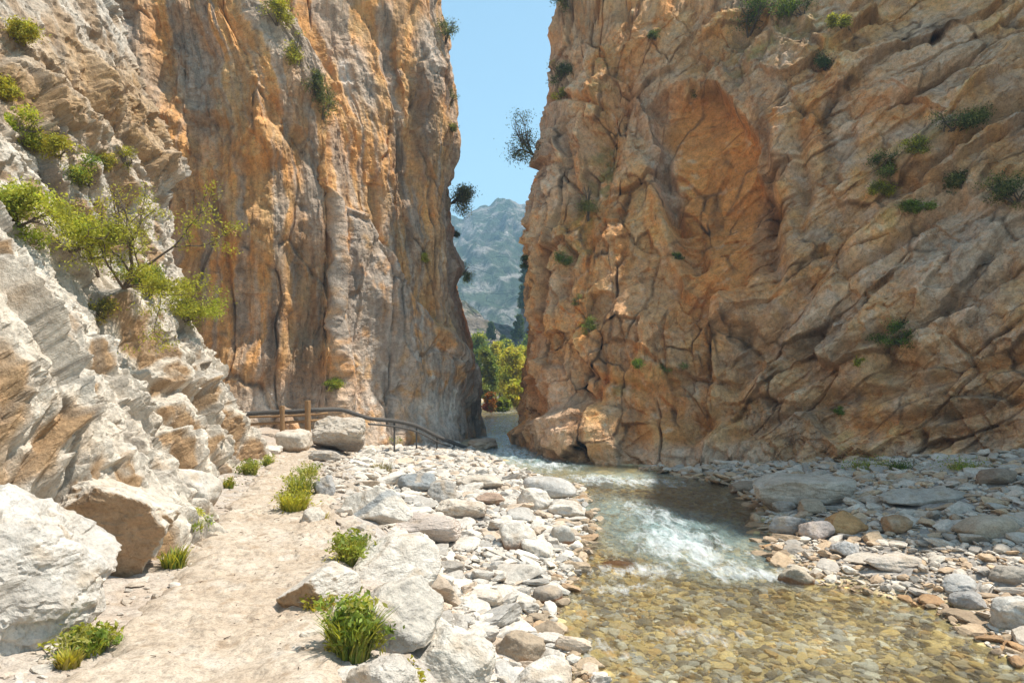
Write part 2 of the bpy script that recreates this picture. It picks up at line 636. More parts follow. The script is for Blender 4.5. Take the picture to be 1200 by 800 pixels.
st3 = fbm(np.stack([lw.S * 5.0 + lw.w1, lw.Z * 0.28, P[..., 0] * 0 + 8], -1), 5)
col = col * (1 + 0.55 * st3)[..., None]
col = mix(col, WHITE, 0.35 * sstep(0.3, 0.5, fbm(np.stack([lw.S * 3.0 + lw.w2, lw.Z * 0.2, P[..., 0] * 0 + 18], -1), 4)))
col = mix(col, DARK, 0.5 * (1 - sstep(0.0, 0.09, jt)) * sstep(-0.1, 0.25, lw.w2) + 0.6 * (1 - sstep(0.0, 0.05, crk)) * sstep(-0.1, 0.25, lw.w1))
pale = 0.75 * sstep(0.12, 0.45, fbm(P * 2.4 + 77, 4)) * np.maximum(slab_m, 0.25) * (1 - sstep(2.5, 5.5, lw.Z))
for bx, by, rx, ry, an in ((525, 478, 26, 22, 0), (312, 470, 14, 16, 0), (407, 85, 5, 16, 8)):
    pale = np.maximum(pale, 0.8 * lw.blob(bx, by, rx, ry, an, 0.6, 0.6))
col = mix(col, WHITE, pale)
col = np.clip(col * np.array((1.42, 1.38, 1.34)), 0, 0.8) * (1 + 0.22 * fbm(P * 6 + 3, 3))[..., None]
M_WALL = rock_material('canyon_rock', 'attr', 6.5, 0.9, 0.09, 0.42)
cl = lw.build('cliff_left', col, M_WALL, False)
tag(cl, 'tall orange and grey rock wall on the left side of the gorge', 'cliff', kind='structure')

# ---- the right wall
RW = [
    lev(-0.8, [(14, 54), (2.9, 44), (1.0, 33), (0.62, 26.2), (1.25, 23.2), (2.6, 20.9), (5.0, 19.3), (7.2, 18.2), (9.5, 16.6), (11.5, 14.6), (14, 11.8), (18, 8), (24, 3)]),
    lev(1.0, [(14, 54), (2.9, 44), (1.0, 33), (0.62, 26.2), (1.25, 23.3), (2.6, 21.3), (5.1, 19.9), (7.3, 18.7), (9.7, 17.0), (11.7, 15.0), (14.2, 12), (18, 8), (24, 3)]),
    lev(4.0, [(14, 54), (2.8, 43), (0.95, 32), (0.6, 26.0), (1.2, 23.5), (2.7, 22.0), (5.2, 20.8), (7.6, 19.3), (10.0, 17.4), (12.0, 15.4), (14.5, 12.4), (18.5, 8), (24, 3)]),
    lev(8.0, [(14, 54), (3, 43), (0.85, 32), (0.5, 25.8), (1.35, 24.0), (3.0, 22.8), (5.6, 21.9), (8.0, 20.2), (10.7, 18.6), (13.3, 16.6), (15.5, 13.2), (19.5, 8), (25, 3)]),
    lev(12.0, [(14, 54), (3.6, 44), (1.5, 33), (1.25, 26.6), (1.8, 24.9), (3.4, 23.6), (6.2, 22.9), (8.4, 20.9), (11.5, 19.8), (14.5, 18.2), (16.6, 14.5), (20.5, 8.5), (26, 3)]),
    lev(15.5, [(14, 54), (4.0, 45), (1.9, 34), (1.5, 27.0), (2.1, 25.3), (3.9, 24.4), (6.9, 23.6), (9.2, 22.3), (12.5, 21.4), (15.5, 20), (16.6, 14.6), (19.6, 8.5), (25, 3)]),
    [(14, 56, 19), (6.0, 46, 19), (3.2, 36, 20), (2.6, 28.2, 23), (3.0, 26.2, 24.5), (4.8, 25.2, 24.5), (8.6, 26, 20.5), (10.5, 24, 22), (13.0, 22.2, 23), (15.2, 20.2, 24), (15.6, 14.0, 26), (19, 8.5, 23.5), (26, 3, 19)],  # unseen top; heights shaped so its shadow falls on the right bank
]
rw = Surf(RW, [12, 20, 55, 90, 90, 125, 125, 120, 125, 80, 30, 14], [50, 105, 125, 130, 120, 30], 1.0)
if rw.N[250, 100] @ (np.array((0, 0, 3.0)) - rw.V[250, 100]) < 0:
    rw.N *= -1
    rw.sign = -1.0
P = rw.V.astype(np.float32)
alc = rw.signed([(762, 112), (800, 92), (838, 100), (868, 130), (893, 190), (897, 262), (884, 345), (812, 352), (796, 275), (772, 200)], 0.6)
alc_m = sstep(-0.12, 0.35, alc) * sstep(5.6, 8.6, rw.Z)
rib = rw.signed([(735, 100), (755, 100), (775, 190), (800, 270), (815, 345), (800, 350), (775, 280), (745, 190)])
low = rw.signed([(600, 560), (610, 500), (700, 470), (830, 500), (900, 400), (985, 268), (1080, 205), (1215, 120), (1260, 300), (1240, 600), (900, 600)])
low_m = sstep(-0.15, 0.45, low)
upr = rw.signed([(868, 60), (905, 40), (1000, 60), (1190, 20), (1210, 120), (1080, 190), (985, 250), (930, 330), (902, 300), (898, 190)])
rw.D += -1.15 * alc_m
for pts, wd, dp in (([(742, 105), (760, 165), (785, 235), (806, 300)], 0.30, 0.75), ([(985, 272), (930, 350), (895, 410), (862, 480), (800, 515)], 0.38, 0.75),
                    ([(893, 165), (900, 230), (896, 300)], 0.22, 0.5), ([(905, 470), (1000, 420), (1080, 380), (1190, 330)], 0.16, 0.35), ([(860, 515), (980, 470), (1090, 450), (1200, 415)], 0.18, 0.40),
                    ([(1000, 505), (1100, 490), (1200, 480)], 0.2, 0.4), ([(985, 330), (1060, 270), (1180, 215)], 0.16, 0.35), ([(690, 440), (760, 462), (830, 430)], 0.14, 0.3),
                    ([(705, 400), (712, 440), (700, 470)], 0.12, 0.3), ([(935, 130), (940, 200), (930, 260)], 0.16, 0.35), ([(1000, 130), (1060, 110), (1140, 60)], 0.14, 0.3), ([(660, 160), (672, 260), (660, 340)], 0.18, 0.3),
                    ([(985, 268), (1080, 205), (1215, 120)], 0.22, 0.4), ([(640, 120), (700, 116)], 0.12, 0.3), ([(910, 300), (890, 360), (850, 420)], 0.2, 0.4)):
    ld = rw.line(pts)
    rw.D -= dp * np.exp(-(ld / wd) ** 2)
rw.D += 0.35 * sstep(-0.1, 0.35, rib) + 0.75 * low_m + 0.25 * sstep(-0.2, 0.3, upr)
th = math.radians(38)
sx, sz_ = rw.S, rw.Z
bu, bv = sx * math.cos(th) + sz_ * math.sin(th), -sx * math.sin(th) + sz_ * math.cos(th)   # along and across the dipping beds
right = sstep(11.0, 17.0, rw.S - 0) * 0 + sstep(4.5, 8.0, P[..., 0])
bq = lambda a, b_: np.stack([bu / a + rw.g1 * 0.5 / a, bv / b_ + rw.g2 * 0.4 / b_, P[..., 1] * 0 + 0.37], -1)     # dipping beds
vq = lambda a, b_: np.stack([sx / a + rw.g1 * 0.5 / a, sz_ / b_ + rw.g2 * 0.5 / b_, P[..., 1] * 0 + 0.71], -1)    # upright joints
soft = 1 - 0.6 * alc_m
rw.D += soft * (0.7 * (facets(bq(3.6, 1.6), 0.9, 0.7) - 0.42) * right + 0.7 * (facets(vq(2.0, 3.2), 0.9, 0.7, seed=1) - 0.42) * (1 - right * 0.7))
patch = 0.5 + 0.5 * sstep(-0.3, 0.2, rw.g1 + 0.5 * rw.w2)
crk = crk2 = None
for a, b_, am, sd, tl, sf in ((3.8, 1.5, 0.62, 1, 0.6, 0.05), (1.5, 0.6, 0.27, 2, 0.7, 0.07), (0.55, 0.27, 0.115, 3, 0.8, 0.1), (0.23, 0.13, 0.055, 4, 0.9, 0.2)):
    b1, e1 = blocks(bq(a, b_), sd, tl, sf)
    b2, e2 = blocks(vq(b_ * 1.25, a * 0.85), sd + 5, tl, sf)
    rw.D += soft * am * patch * (b1 * right + b2 * (1 - right * 0.75))
    ee = np.where(right > 0.5, e1, e2)
    if sd == 1:
        crk = ee
    if sd == 2:
        crk2 = (b1 * right + b2 * (1 - right) + 0.5, ee)
rw.D += 0.16 * soft * (facets(bq(1.3, 0.7), 1.0, 0.6, seed=3) - 0.4)
sheet = blocks(np.stack([sx / 1.5 + sz_ * 0.25, sz_ / 0.75, P[..., 1] * 0 + 0.2], -1), 9, 0.5, 0.2)
rw.D += alc_m * 0.16 * sheet[0]
rw.D += 0.08 * fbm(P * 0.9 + 5, 4) + 0.02 * fbm(P * 6.0, 3)
bed = ridged(np.stack([bu * 0.2 + rw.g1 * 0.6, bv * 1.6 + rw.g2 * 0.8, P[..., 0] * 0], -1), 4)
rw.D += 0.10 * bed * (0.3 + 0.7 * right) * soft
rw.D -= 0.20 * (1 - sstep(0.0, 0.06, crk)) * soft * sstep(-0.15, 0.25, fbm(P * 0.5 + 90, 2))
rw.D -= 0.08 * (1 - sstep(0.0, 0.08, crk2[1])) * soft * sstep(-0.05, 0.3, fbm(P * 0.6 + 190, 2))
for bx, by, rx, ry, an, am in ((700, 195, 16, 120, 8, -0.35), (880, 30, 26, 26, 0, -0.6), (720, 420, 70, 60, 0, 0.3), (930, 430, 16, 90, 38, -0.35),
                               (985, 275, 26, 18, -20, 0.45), (1120, 330, 90, 60, -15, 0.35), (770, 500, 60, 24, 0, -0.3), (860, 420, 50, 40, 0, -0.25),
                               (650, 330, 14, 90, 0, 0.2), (1050, 430, 26, 18, 0, -0.35), (960, 150, 40, 60, 0, -0.2), (1110, 515, 80, 14, -6, -0.3), (670, 500, 34, 40, 0, 0.35)):
    rw.D += am * rw.blob(bx, by, rx, ry, an, 0.5)
n_a = fbm(P * 0.5 + 7, 5)
n_b = fbm(P * 1.5 + 29, 5)
streak = fbm(np.stack([sx * 1.9 + rw.w1 * 0.9, sz_ * 0.22, P[..., 0] * 0], -1), 5)
col = mix((0.36, 0.255, 0.165), (0.40, 0.25, 0.115), sstep(-0.3, 0.3, n_a))
col = mix(col, (0.315, 0.255, 0.21), sstep(-0.15, 0.4, n_b) * (0.35 + 0.45 * right))
col = mix(col, (0.20, 0.135, 0.08), 0.65 * sstep(0.02, 0.34, fbm(np.stack([bu * 0.5 + rw.w1, bv * 1.6 + rw.w2, P[..., 0] * 0 + 3], -1), 6, gain=0.62)))
org = 0.75 * sstep(-0.15, 0.3, streak + 0.3 * n_a) * (1 - 0.75 * right)
org = np.maximum(org, 0.95 * sstep(-0.35, 0.4, alc + 0.4 * n_b))
for bx, by, rx, ry, an, am in ((700, 130, 30, 130, 0, 0.6), (740, 60, 20, 80, 0, 0.55), (830, 330, 50, 50, 0, 0.8), (760, 340, 70, 60, 0, 0.35), (960, 130, 20, 50, 0, 0.6), (1040, 120, 50, 40, -20, 0.55),
                               (720, 400, 90, 80, 0, 0.3), (900, 150, 14, 60, 0, 0.5), (1030, 500, 60, 30, 0, 0.4)):
    org = np.maximum(org, am * rw.blob(bx, by, rx, ry, an, 0.6))
col = mix(col, (0.395, 0.185, 0.060), org)
gr = 0 * org
for bx, by, rx, ry, an, am in ((775, 175, 14, 60, -14, 0.8), (640, 150, 24, 110, 0, 0.6), (1130, 300, 90, 70, -15, 0.75), (760, 120, 24, 40, 0, 0.6), (660, 500, 40, 50, 0, 0.6),
                               (820, 540, 120, 16, -4, 0.6), (990, 170, 14, 50, 0, 0.8), (1100, 60, 80, 60, 0, 0.6), (960, 380, 40, 40, 0, 0.5)):
    gr = np.maximum(gr, am * rw.blob(bx, by, rx, ry, an, 0.6))
col = mix(col, (0.33, 0.275, 0.23), gr)
dk = 0.5 * sstep(0.22, 0.5, fbm(np.stack([sx * 1.6 + 3, sz_ * 0.35, P[..., 0] * 0], -1), 5))
for bx, by, rx, ry, an, am in ((893, 150, 9, 60, -12, 0.6), (885, 255, 14, 60, 0, 0.5), (970, 170, 8, 60, 0, 0.6), (860, 60, 40, 40, 0, 0.4)):
    dk = np.maximum(dk, am * rw.blob(bx, by, rx, ry, an, 0.6))
col = mix(col, DARK, dk)
ms = 0 * dk
for bx, by, rx, ry, an, am in ((690, 215, 16, 70, 10, 0.7), (660, 270, 12, 40, 0, 0.4), (740, 455, 40, 10, -20, 0.5), (900, 45, 60, 28, -20, 0.6), (1060, 180, 60, 14, -25, 0.5), (1185, 220, 30, 22, 0, 0.5), (700, 90, 12, 60, 0, 0.4)):
    ms = np.maximum(ms, am * rw.blob(bx, by, rx, ry, an, 0.6, 0.7))
col = mix(col, MOSS, ms * sstep(-0.3, 0.3, fbm(P * 3 + 9, 4)))
col = mix(col, (0.46, 0.39, 0.32), 0.4 * sstep(0.15, 0.45, fbm(P * 2.6 + 55, 5)))
col = mix(col, (0.075, 0.05, 0.032), 0.8 * (1 - sstep(0.0, 0.11, crk2[1])) * sstep(-0.1, 0.3, fbm(P * 0.8 + 190, 3)) + 0.65 * (1 - sstep(0.0, 0.08, crk)) * sstep(-0.15, 0.25, fbm(P * 0.6 + 90, 3)))
col = col * (0.86 + 0.3 * crk2[0])[..., None]
col = np.clip(col * np.array((1.86, 1.69, 1.52)), 0, 0.8) * (1 + 0.25 * fbm(P * 5 + 3, 3))[..., None]
cr = rw.build('cliff_right', col, M_WALL, False)
tag(cr, 'high brown and orange rock wall in shade on the right of the stream', 'cliff', kind='structure')

# ---- the pale slope above the path on the near left
LS = [
    [(-1.0, -2, 0.3), (-1.9, 1.5, 0.3), (-2.5, 3.0, 0.3), (-3.2, 6.1, 0.35), (-4.05, 9, 0.4), (-4.8, 12.5, 0.5), (-5.45, 15, 0.5), (-6.6, 17, 0.5), (-11, 18.6, 0.5)],
    [(-1.6, -2, 1.5), (-2.6, 1.5, 1.5), (-3.1, 3.0, 1.4), (-3.8, 6.1, 1.5), (-4.55, 9, 1.6), (-5.2, 12.5, 1.5), (-5.75, 15, 1.5), (-6.9, 17, 1.5), (-11, 18.6, 1.5)],
    [(-3.8, -2, 5.4), (-4.6, 1.5, 5.5), (-5.2, 3.5, 5.5), (-6.0, 6.1, 5.5), (-6.7, 9, 5.1), (-6.65, 12, 4.2), (-6.85, 14.5, 3.8), (-7.6, 16.5, 3.4), (-11.3, 18.5, 3.2)],
    [(-4.5, -2, 5.7), (-5.3, 1.5, 5.8), (-5.9, 3.5, 5.85), (-6.7, 6.1, 5.85), (-7.4, 9.2, 5.5), (-7.25, 12.2, 4.6), (-7.3, 14.8, 4.2), (-8.0, 16.6, 3.9), (-11.5, 18.5, 3.7)],
    [(-5.8, -2, 8), (-6.4, 1.5, 8), (-7.0, 3.5, 8), (-7.9, 6.2, 7.8), (-8.4, 9.4, 7.2), (-7.9, 12.5, 6.6), (-7.5, 15.1, 6.4), (-8.3, 16.8, 6.2), (-12, 18.5, 6)],
    [(-6.8, -2, 10), (-7.4, 1.5, 10), (-8.0, 3.5, 10), (-9.0, 6.4, 9.6), (-9.4, 9.8, 9.2), (-8.8, 13, 9.0), (-8.05, 15.4, 8.8), (-8.9, 17, 8.6), (-12.5, 18.5, 8.4)],
    [(-8.3, -2, 13), (-8.9, 1.5, 13), (-9.6, 3.5, 13), (-10.3, 6.6, 12.6), (-10.8, 10.3, 12.2), (-10.2, 13.5, 12), (-9.5, 16, 11.8), (-10.2, 17.2, 11.6), (-13.5, 18.5, 11)],
    [(-11, -2, 16.5), (-11.6, 1.5, 16.5), (-12.3, 3.5, 16.5), (-12.9, 6.8, 16), (-13.2, 10.8, 15.6), (-12.6, 14, 15.4), (-12, 16.6, 15.2), (-12.4, 17.8, 15), (-15, 19, 14)],
]
ls = Surf(LS, [8, 24, 170, 170, 150, 110, 60, 24], [60, 270, 50, 110, 90, 70, 14], 1.0)
if ls.N[250, 90] @ (np.array((0, 6, 4.0)) - ls.V[250, 90]) < 0:
    ls.N *= -1
    ls.sign = -1.0
P = ls.V.astype(np.float32)
ty = P[..., 1]
ax = np.array((0.25, -0.6, -0.76), np.float32)
# beds run down towards the far right; blocks break off in faces that look back down the path
dip = np.array((0.52, -0.10, -0.85), np.float32)        # straight down the slope
stk = np.array((0.25, -0.95, 0.15), np.float32)        # along its foot
acr = np.array((0.85, 0.15, 0.5), np.float32)          # through the beds
qb = np.stack([(P @ dip) / 3.0 + ls.g1 * 0.22, (P @ stk) / 1.7 + ls.g2 * 0.25, (P @ acr) / 2.5], -1)
far_m = sstep(5, 10, ty)
amp = 0.6 + 0.4 * far_m
ls.D += 0.26 * amp * (facets(qb, 1.0, 0.6) - 0.4)
ls.D += 0.10 * amp * (facets(qb * np.array((2.2, 2.6, 2.4), np.float32) + ls.w2[..., None] * 0.12, 1.0, 0.6, seed=3) - 0.4)
ls.D += 0.06 * (facets(qb * np.array((5.0, 6.5, 6), np.float32) + ls.w1[..., None] * 0.2, 1.0, 0.6, seed=5) - 0.4)
ls.D += 0.06 * (facets(qb * 13.5 + ls.w2[..., None] * 0.4, 1.0, 0.6, seed=6) - 0.4)
ls.D += 0.04 * fbm(P * 0.8 + 3, 4) + 0.008 * fbm(P * 7, 3)
sq = lambda a, b_: np.stack([(P @ dip) / a + ls.g1 * 0.4 / a, (P @ stk) / b_ + ls.g2 * 0.4 / b_, (P @ acr) / 9.0], -1)
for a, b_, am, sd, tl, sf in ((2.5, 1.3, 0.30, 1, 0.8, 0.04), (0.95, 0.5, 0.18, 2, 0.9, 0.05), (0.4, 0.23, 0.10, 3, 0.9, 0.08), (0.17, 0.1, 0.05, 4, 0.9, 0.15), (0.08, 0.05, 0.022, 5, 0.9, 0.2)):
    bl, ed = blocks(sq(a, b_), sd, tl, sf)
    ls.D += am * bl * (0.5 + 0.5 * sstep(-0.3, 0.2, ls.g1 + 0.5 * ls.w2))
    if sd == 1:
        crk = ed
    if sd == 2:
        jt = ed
ls.D -= 0.12 * (1 - sstep(0, 0.05, crk)) * sstep(-0.1, 0.25, fbm(P * 0.7 + 90, 3))
ls.D += 0.03 * (ridged(np.stack([(P @ dip) * 0.5 + ls.g1 * 0.4, (P @ stk) * 1.9 + ls.g2 * 0.5, (P @ acr) * 0.5], -1), 5) - 0.4)
sw = 0 * ls.D
for px_, py_, size, length, face, am, dv in (
        (48, 535, 0.95, 1.7, 0.85, 0.75, (0.10, -0.78, -0.62)),
        (180, 580, 0.4, 0.9, 0.4, 0.22, (0.15, -0.85, -0.5)),
        (215, 525, 0.45, 1.0, 0.5, 0.42, (0.2, -0.8, -0.55)),
        (185, 405, 0.50, 1.1, 0.6, 0.50, (0.15, -0.8, -0.6)),
        (225, 450, 0.45, 1.0, 0.5, 0.38, (0.15, -0.8, -0.6)),
        (262, 470, 0.50, 1.0, 0.5, 0.42, (0.15, -0.8, -0.6)),
        (285, 505, 0.50, 1.0, 0.5, 0.45, (0.2, -0.8, -0.55)),
        (240, 500, 0.35, 0.8, 0.4, 0.30, (0.2, -0.8, -0.55)),
        (95, 165, 0.6, 1.4, 0.6, 0.45, (0.15, -0.8, -0.6)),
        (60, 130, 0.5, 1.4, 0.6, 0.40, (0.15, -0.8, -0.6)),
        (165, 150, 0.9, 1.8, 0.8, 0.50, (0.5, -0.6, -0.6)),
        (160, 460, 0.45, 1.0, 0.4, 0.34, (0.15, -0.85, -0.5)), (205, 490, 0.4, 0.9, 0.4, 0.32, (0.15, -0.85, -0.5)),
        (120, 250, 0.4, 1.0, 0.4, 0.3, (0.2, -0.8, -0.55))):
    sw = np.maximum(sw, ls.saw(px_, py_, size, length, face, am, dv))
ls.D += sw
n_a = fbm(P * 0.6 + 7, 5)
n_b = fbm(P * 2.2 + 29, 5)
PALE = (0.67, 0.60, 0.51)
WARM = (0.56, 0.48, 0.39)
GRY = (0.49, 0.445, 0.39)
BRN = (0.40, 0.25, 0.13)
col = mix(PALE, WARM, sstep(-0.15, 0.45, n_a) * 0.7)
col = mix(col, GRY, sstep(0.0, 0.5, n_b) * 0.55)
# brown breaks: the shade of faces turned to the viewer painted into the colour
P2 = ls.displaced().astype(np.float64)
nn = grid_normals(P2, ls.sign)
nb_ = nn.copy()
for _ in range(3):                                     # the brown follows whole faces, not every pit
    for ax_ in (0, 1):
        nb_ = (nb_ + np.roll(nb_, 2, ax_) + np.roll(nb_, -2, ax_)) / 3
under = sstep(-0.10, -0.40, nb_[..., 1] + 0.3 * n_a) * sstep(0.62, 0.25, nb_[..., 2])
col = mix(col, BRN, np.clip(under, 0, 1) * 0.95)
hi = sstep(4.8, 7.5, P[..., 2] - 0.0 * ty)
col = mix(col, mix(GREY, TAN, sstep(-0.2, 0.3, n_a)), hi * 0.3)
brown_rib = ls.blob(185, 120, 26, 120, 18, 0.6)
col = mix(col, OCHRE, 0.7 * brown_rib)
col = mix(col, (0.20, 0.18, 0.16), 0.55 * sstep(0.2, 0.45, fbm(np.stack([P[..., 1] * 2 + P[..., 0], P[..., 2] * 0.6, P[..., 0]], -1) + 61, 5)))
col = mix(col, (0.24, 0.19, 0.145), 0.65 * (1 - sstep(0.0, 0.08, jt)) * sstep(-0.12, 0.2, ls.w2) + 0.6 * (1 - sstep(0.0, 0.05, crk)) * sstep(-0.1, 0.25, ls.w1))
col = col * (1 + 0.18 * fbm(P * 8 + 3, 3))[..., None]
M_SLOPE = rock_material('slope_rock', 'attr', 9.0, 0.85, 0.05, 0.36, crackw=0.03)
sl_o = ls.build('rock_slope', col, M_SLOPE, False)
tag(sl_o, 'pale broken limestone slope rising left of the footpath', 'rock slope', kind='structure')
# ------------------------------------------------------------------ ground, path and river
def interp(pts):
    a = np.array(pts, float)
    return lambda y: np.interp(y, a[:, 0], a[:, 1])


path_c = interp([(-5, -1.1), (0, -1.2), (3.7, -1.62), (5.5, -2.0), (8, -2.72), (10.5, -3.4), (14.2, -4.55), (16, -5.0), (18.5, -5.8), (20, -7)])
path_w = interp([(-5, 0.75), (3.7, 0.68), (6, 0.64), (8, 0.62), (10, 0.56), (14.2, 0.42), (18, 0.35), (20, 0.3)])
riv_l = interp([(-5, 0.7), (4, 0.45), (5.9, 0.48), (7.4, 0.1), (8.3, 0.32), (9.9, 0.75), (12.2, 1.25), (16, 1.45), (18, 0.55), (20.8, -0.4), (24.5, -1.55), (30, -1.8), (44, -2.6), (60, -4), (80, -6)])
riv_r = interp([(-5, 6.5), (4, 6.0), (6.5, 5.0), (8, 5.2), (9, 4.2), (10.4, 4.05), (13, 4.9), (16.6, 5.6), (19.8, 3.9), (23, 1.6), (27.7, 0.5), (46, 1.3), (60, 2.5), (80, 3)])
water_z = interp([(-5, 0.0), (9, 0.0), (10.5, 0.05), (12.5, 0.13), (16, 0.15), (19, 0.18), (22, 0.26), (28, 0.32), (44, 0.5), (80, 0.9)])
path_z = interp([(-5, 1.0), (3, 1.0), (14, 1.0), (18, 1.05), (20, 1.2)])


def ground_z(x, y):
    x = np.asarray(x, float)
    y = np.asarray(y, float)
    wz, rl, rr = water_z(y), riv_l(y), riv_r(y)
    pc, pw, pz = path_c(y), path_w(y), path_z(y)
    pe = pc + pw
    # left bank: path shelf, short drop, stony flat, waterline
    t = np.clip((x - pe) / np.maximum(rl - pe, 0.5), -1, 1)
    flat = wz + (0.42 - 0.16 * sstep(14, 22, y)) * (1 - t) ** 1.2 + 0.02
    dropw = 1.3 + 0.03 * y
    dr = sstep(0.05, dropw, x - pe)
    left = pz * (1 - dr) + np.minimum(flat, pz) * dr
    # river bed
    d = np.minimum(x - rl, rr - x)
    deep = 0.16 + 0.42 * np.exp(-((y - 13.8) / 3.2) ** 2)
    bedz = wz - deep * sstep(0, 1.3, d)
    rb = wz + 0.03 + 0.14 * np.maximum(x - rr, 0) ** 1.05
    z = np.where(x < rl, left, np.where(x > rr, np.minimum(rb, 2.2), bedz))
    # smooth waterline joins
    far = sstep(50, 75, y)
    zf = wz + 0.25 + 0.02 * np.abs(x) - 0.6 * np.exp(-((x - (rl + rr) / 2) / 2.2) ** 2)
    return z * (1 - far) + zf * far


def axis(parts):
    out = []
    for a, b, n in parts:
        out.append(np.linspace(a, b, n, endpoint=False))
    out.append(np.array([parts[-1][1]]))
    return np.concatenate(out)


gx = axis([(-600, -60, 8), (-60, -14, 12), (-14, -6, 40), (-6, 6.5, 420), (6.5, 13, 130), (13, 24, 30), (24, 60, 10), (60, 600, 8)])
gy = axis([(-600, -60, 6), (-60, -2, 14), (-2, 3, 40), (3, 10, 280), (10, 18, 190), (18, 28, 130), (28, 62, 90), (62, 120, 40), (120, 900, 20)])
X, Y = np.meshgrid(gx, gy, indexing='ij')
Z = ground_z(X, Y)
G3 = np.stack([X, Y, Z * 0], -1).astype(np.float32)
rough = sstep(0.0, 0.6, np.abs(X - path_c(Y)) - path_w(Y))
near = ((np.abs(X) < 30) & (Y < 130) & (Y > -5)).astype(float)
Z = Z + near * rough * (0.05 * fbm(G3 * 2.2, 4) + 0.06 * (0.5 - facets(G3 * 4.0, 0.6)) + 0.03 * (0.5 - facets(G3 * 9.0, 0.6, seed=3)))
Z = Z - near * (1 - rough) * 0.035
Zg = Z
GV = np.stack([X, Y, Z], -1)
n_a = fbm(G3 * 0.9, 4)
idc, _ = cells(G3 * 6.0)
pebc = mix((0.52, 0.47, 0.42), (0.40, 0.36, 0.33), idc)
pebc = mix(pebc, (0.50, 0.38, 0.26), 0.5 * sstep(0.75, 0.8, idc))
dust = (0.51, 0.42, 0.34)
side = X - path_c(Y)
pm = 1 - sstep(-0.1, 0.55, np.where(side < 0, -0.35 * side, side) - np.where(side < 0, 0.2, 1.0) * path_w(Y) + 0.3 * n_a)
gc = mix(pebc, dust, pm)
wet = sstep(0.10, -0.02, Z - water_z(Y) + 0.05 * n_a)
bedc = mix((0.72, 0.54, 0.22), (0.56, 0.46, 0.27), idc)
bedc = mix(bedc, (0.28, 0.21, 0.11), 0.6 * sstep(0.3, 0.55, Z * 0 + fbm(G3 * 1.7 + 4, 4) + 0.2))
gc = mix(gc, bedc, wet)
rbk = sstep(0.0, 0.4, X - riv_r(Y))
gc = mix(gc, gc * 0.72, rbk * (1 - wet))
valley = sstep(52, 70, Y) * sstep(0.2, 0.5, Z - water_z(Y))
gc = mix(gc, (0.10, 0.12, 0.035), valley * 0.8)
out_m = 1 - near
gc = mix(gc, (0.25, 0.21, 0.15), out_m)
M_GROUND = rock_material('river_gravel', 'attr', 22.0, 0.7, 0.02, 0.5)
gme = mesh_np('ground', GV.reshape(-1, 3), grid_faces(len(gx), len(gy)), gc.reshape(-1, 3))
go = link('ground', gme, M_GROUND)
tag(go, 'stony gorge floor of gravel and silt beside the stream', 'ground', kind='structure')


def gz(x, y):
    """height of the finished ground sheet"""
    i = np.clip(np.searchsorted(gx, x) - 1, 0, len(gx) - 2)
    j = np.clip(np.searchsorted(gy, y) - 1, 0, len(gy) - 2)
    u = (x - gx[i]) / (gx[i + 1] - gx[i])
    v = (y - gy[j]) / (gy[j + 1] - gy[j])
    return Zg[i, j] * (1 - u) * (1 - v) + Zg[i + 1, j] * u * (1 - v) + Zg[i, j + 1] * (1 - u) * v + Zg[i + 1, j + 1] * u * v


def ray_ground(px, py):
    """where the line of sight through a photo point meets the ground"""
    Yv = np.arange(2.5, 60, 0.02)
    zr = CAM_Z - (py - CY) / FPX * Yv
    xr = (px - CX) / FPX * Yv
    zz = gz(xr, Yv)
    k = np.argmax(zr <= zz)
    if zr[k] > zz[k]:
        k = len(Yv) - 1
    return float(xr[k]), float(Yv[k]), float(zz[k])


# the path: its own trodden sheet lying on the shelf
pt = axis([(-4, 2.5, 30), (2.5, 9, 330), (9, 19.5, 260)])
pu = np.linspace(-1.12, 1.12, 110)
U, T = np.meshgrid(pu, pt, indexing='ij')
edge = 1 + 0.5 * fbm(np.stack([T * 1.6, np.sign(U) * 3, U * 0], -1), 4)
PX = path_c(T) + path_w(T) * U * edge * np.where(U < 0, 1.12, 1.0)
PP = np.stack([PX, T, T * 0], -1).astype(np.float32)
cl_ = 1 - np.abs(U) / 1.12
PZ = path_z(T) - 0.030 + 0.055 * sstep(0, 0.22, cl_) + 0.05 * fbm(PP * 1.4, 4) - 0.025 * np.exp(-(U / 0.5) ** 2)
PZ = PZ + 0.034 * fbm(PP * 5.0, 4) - 0.02 * sstep(0.35, 0.15, facets(PP * 4.2 + 5, 0.3, 1.4)) + 0.02 * sstep(0.5, 0.2, facets(PP * 13, 0.6)) * sstep(0.05, 0.35, fbm(PP * 2.1 + 9, 3) + 0.15)
PZ = np.where(cl_ < 0.02, PZ - 0.05, PZ)
pc_ = mix((0.53, 0.44, 0.35), (0.475, 0.38, 0.29), sstep(-0.3, 0.3, fbm(PP * 1.2 + 3, 5)))
pc_ = mix(pc_, (0.61, 0.535, 0.455), sstep(0.05, 0.4, fbm(PP * 3.4 + 13, 5)) * 0.7)
pc_ = mix(pc_, (0.33, 0.235, 0.155), sstep(0.12, 0.4, fbm(PP * 7 + 23, 5)) * 0.7)
M_PATH = rock_material('path_dust', 'attr', 20.0, 0.8, 0.016, 0.5, crackw=0.0)
po = link('path', mesh_np('path', np.stack([PX, T, PZ], -1).reshape(-1, 3), grid_faces(len(pu), len(pt)), pc_.reshape(-1, 3)), M_PATH)
tag(po, 'dusty pinkish footpath curving along the foot of the pale slope', 'footpath', kind='structure')

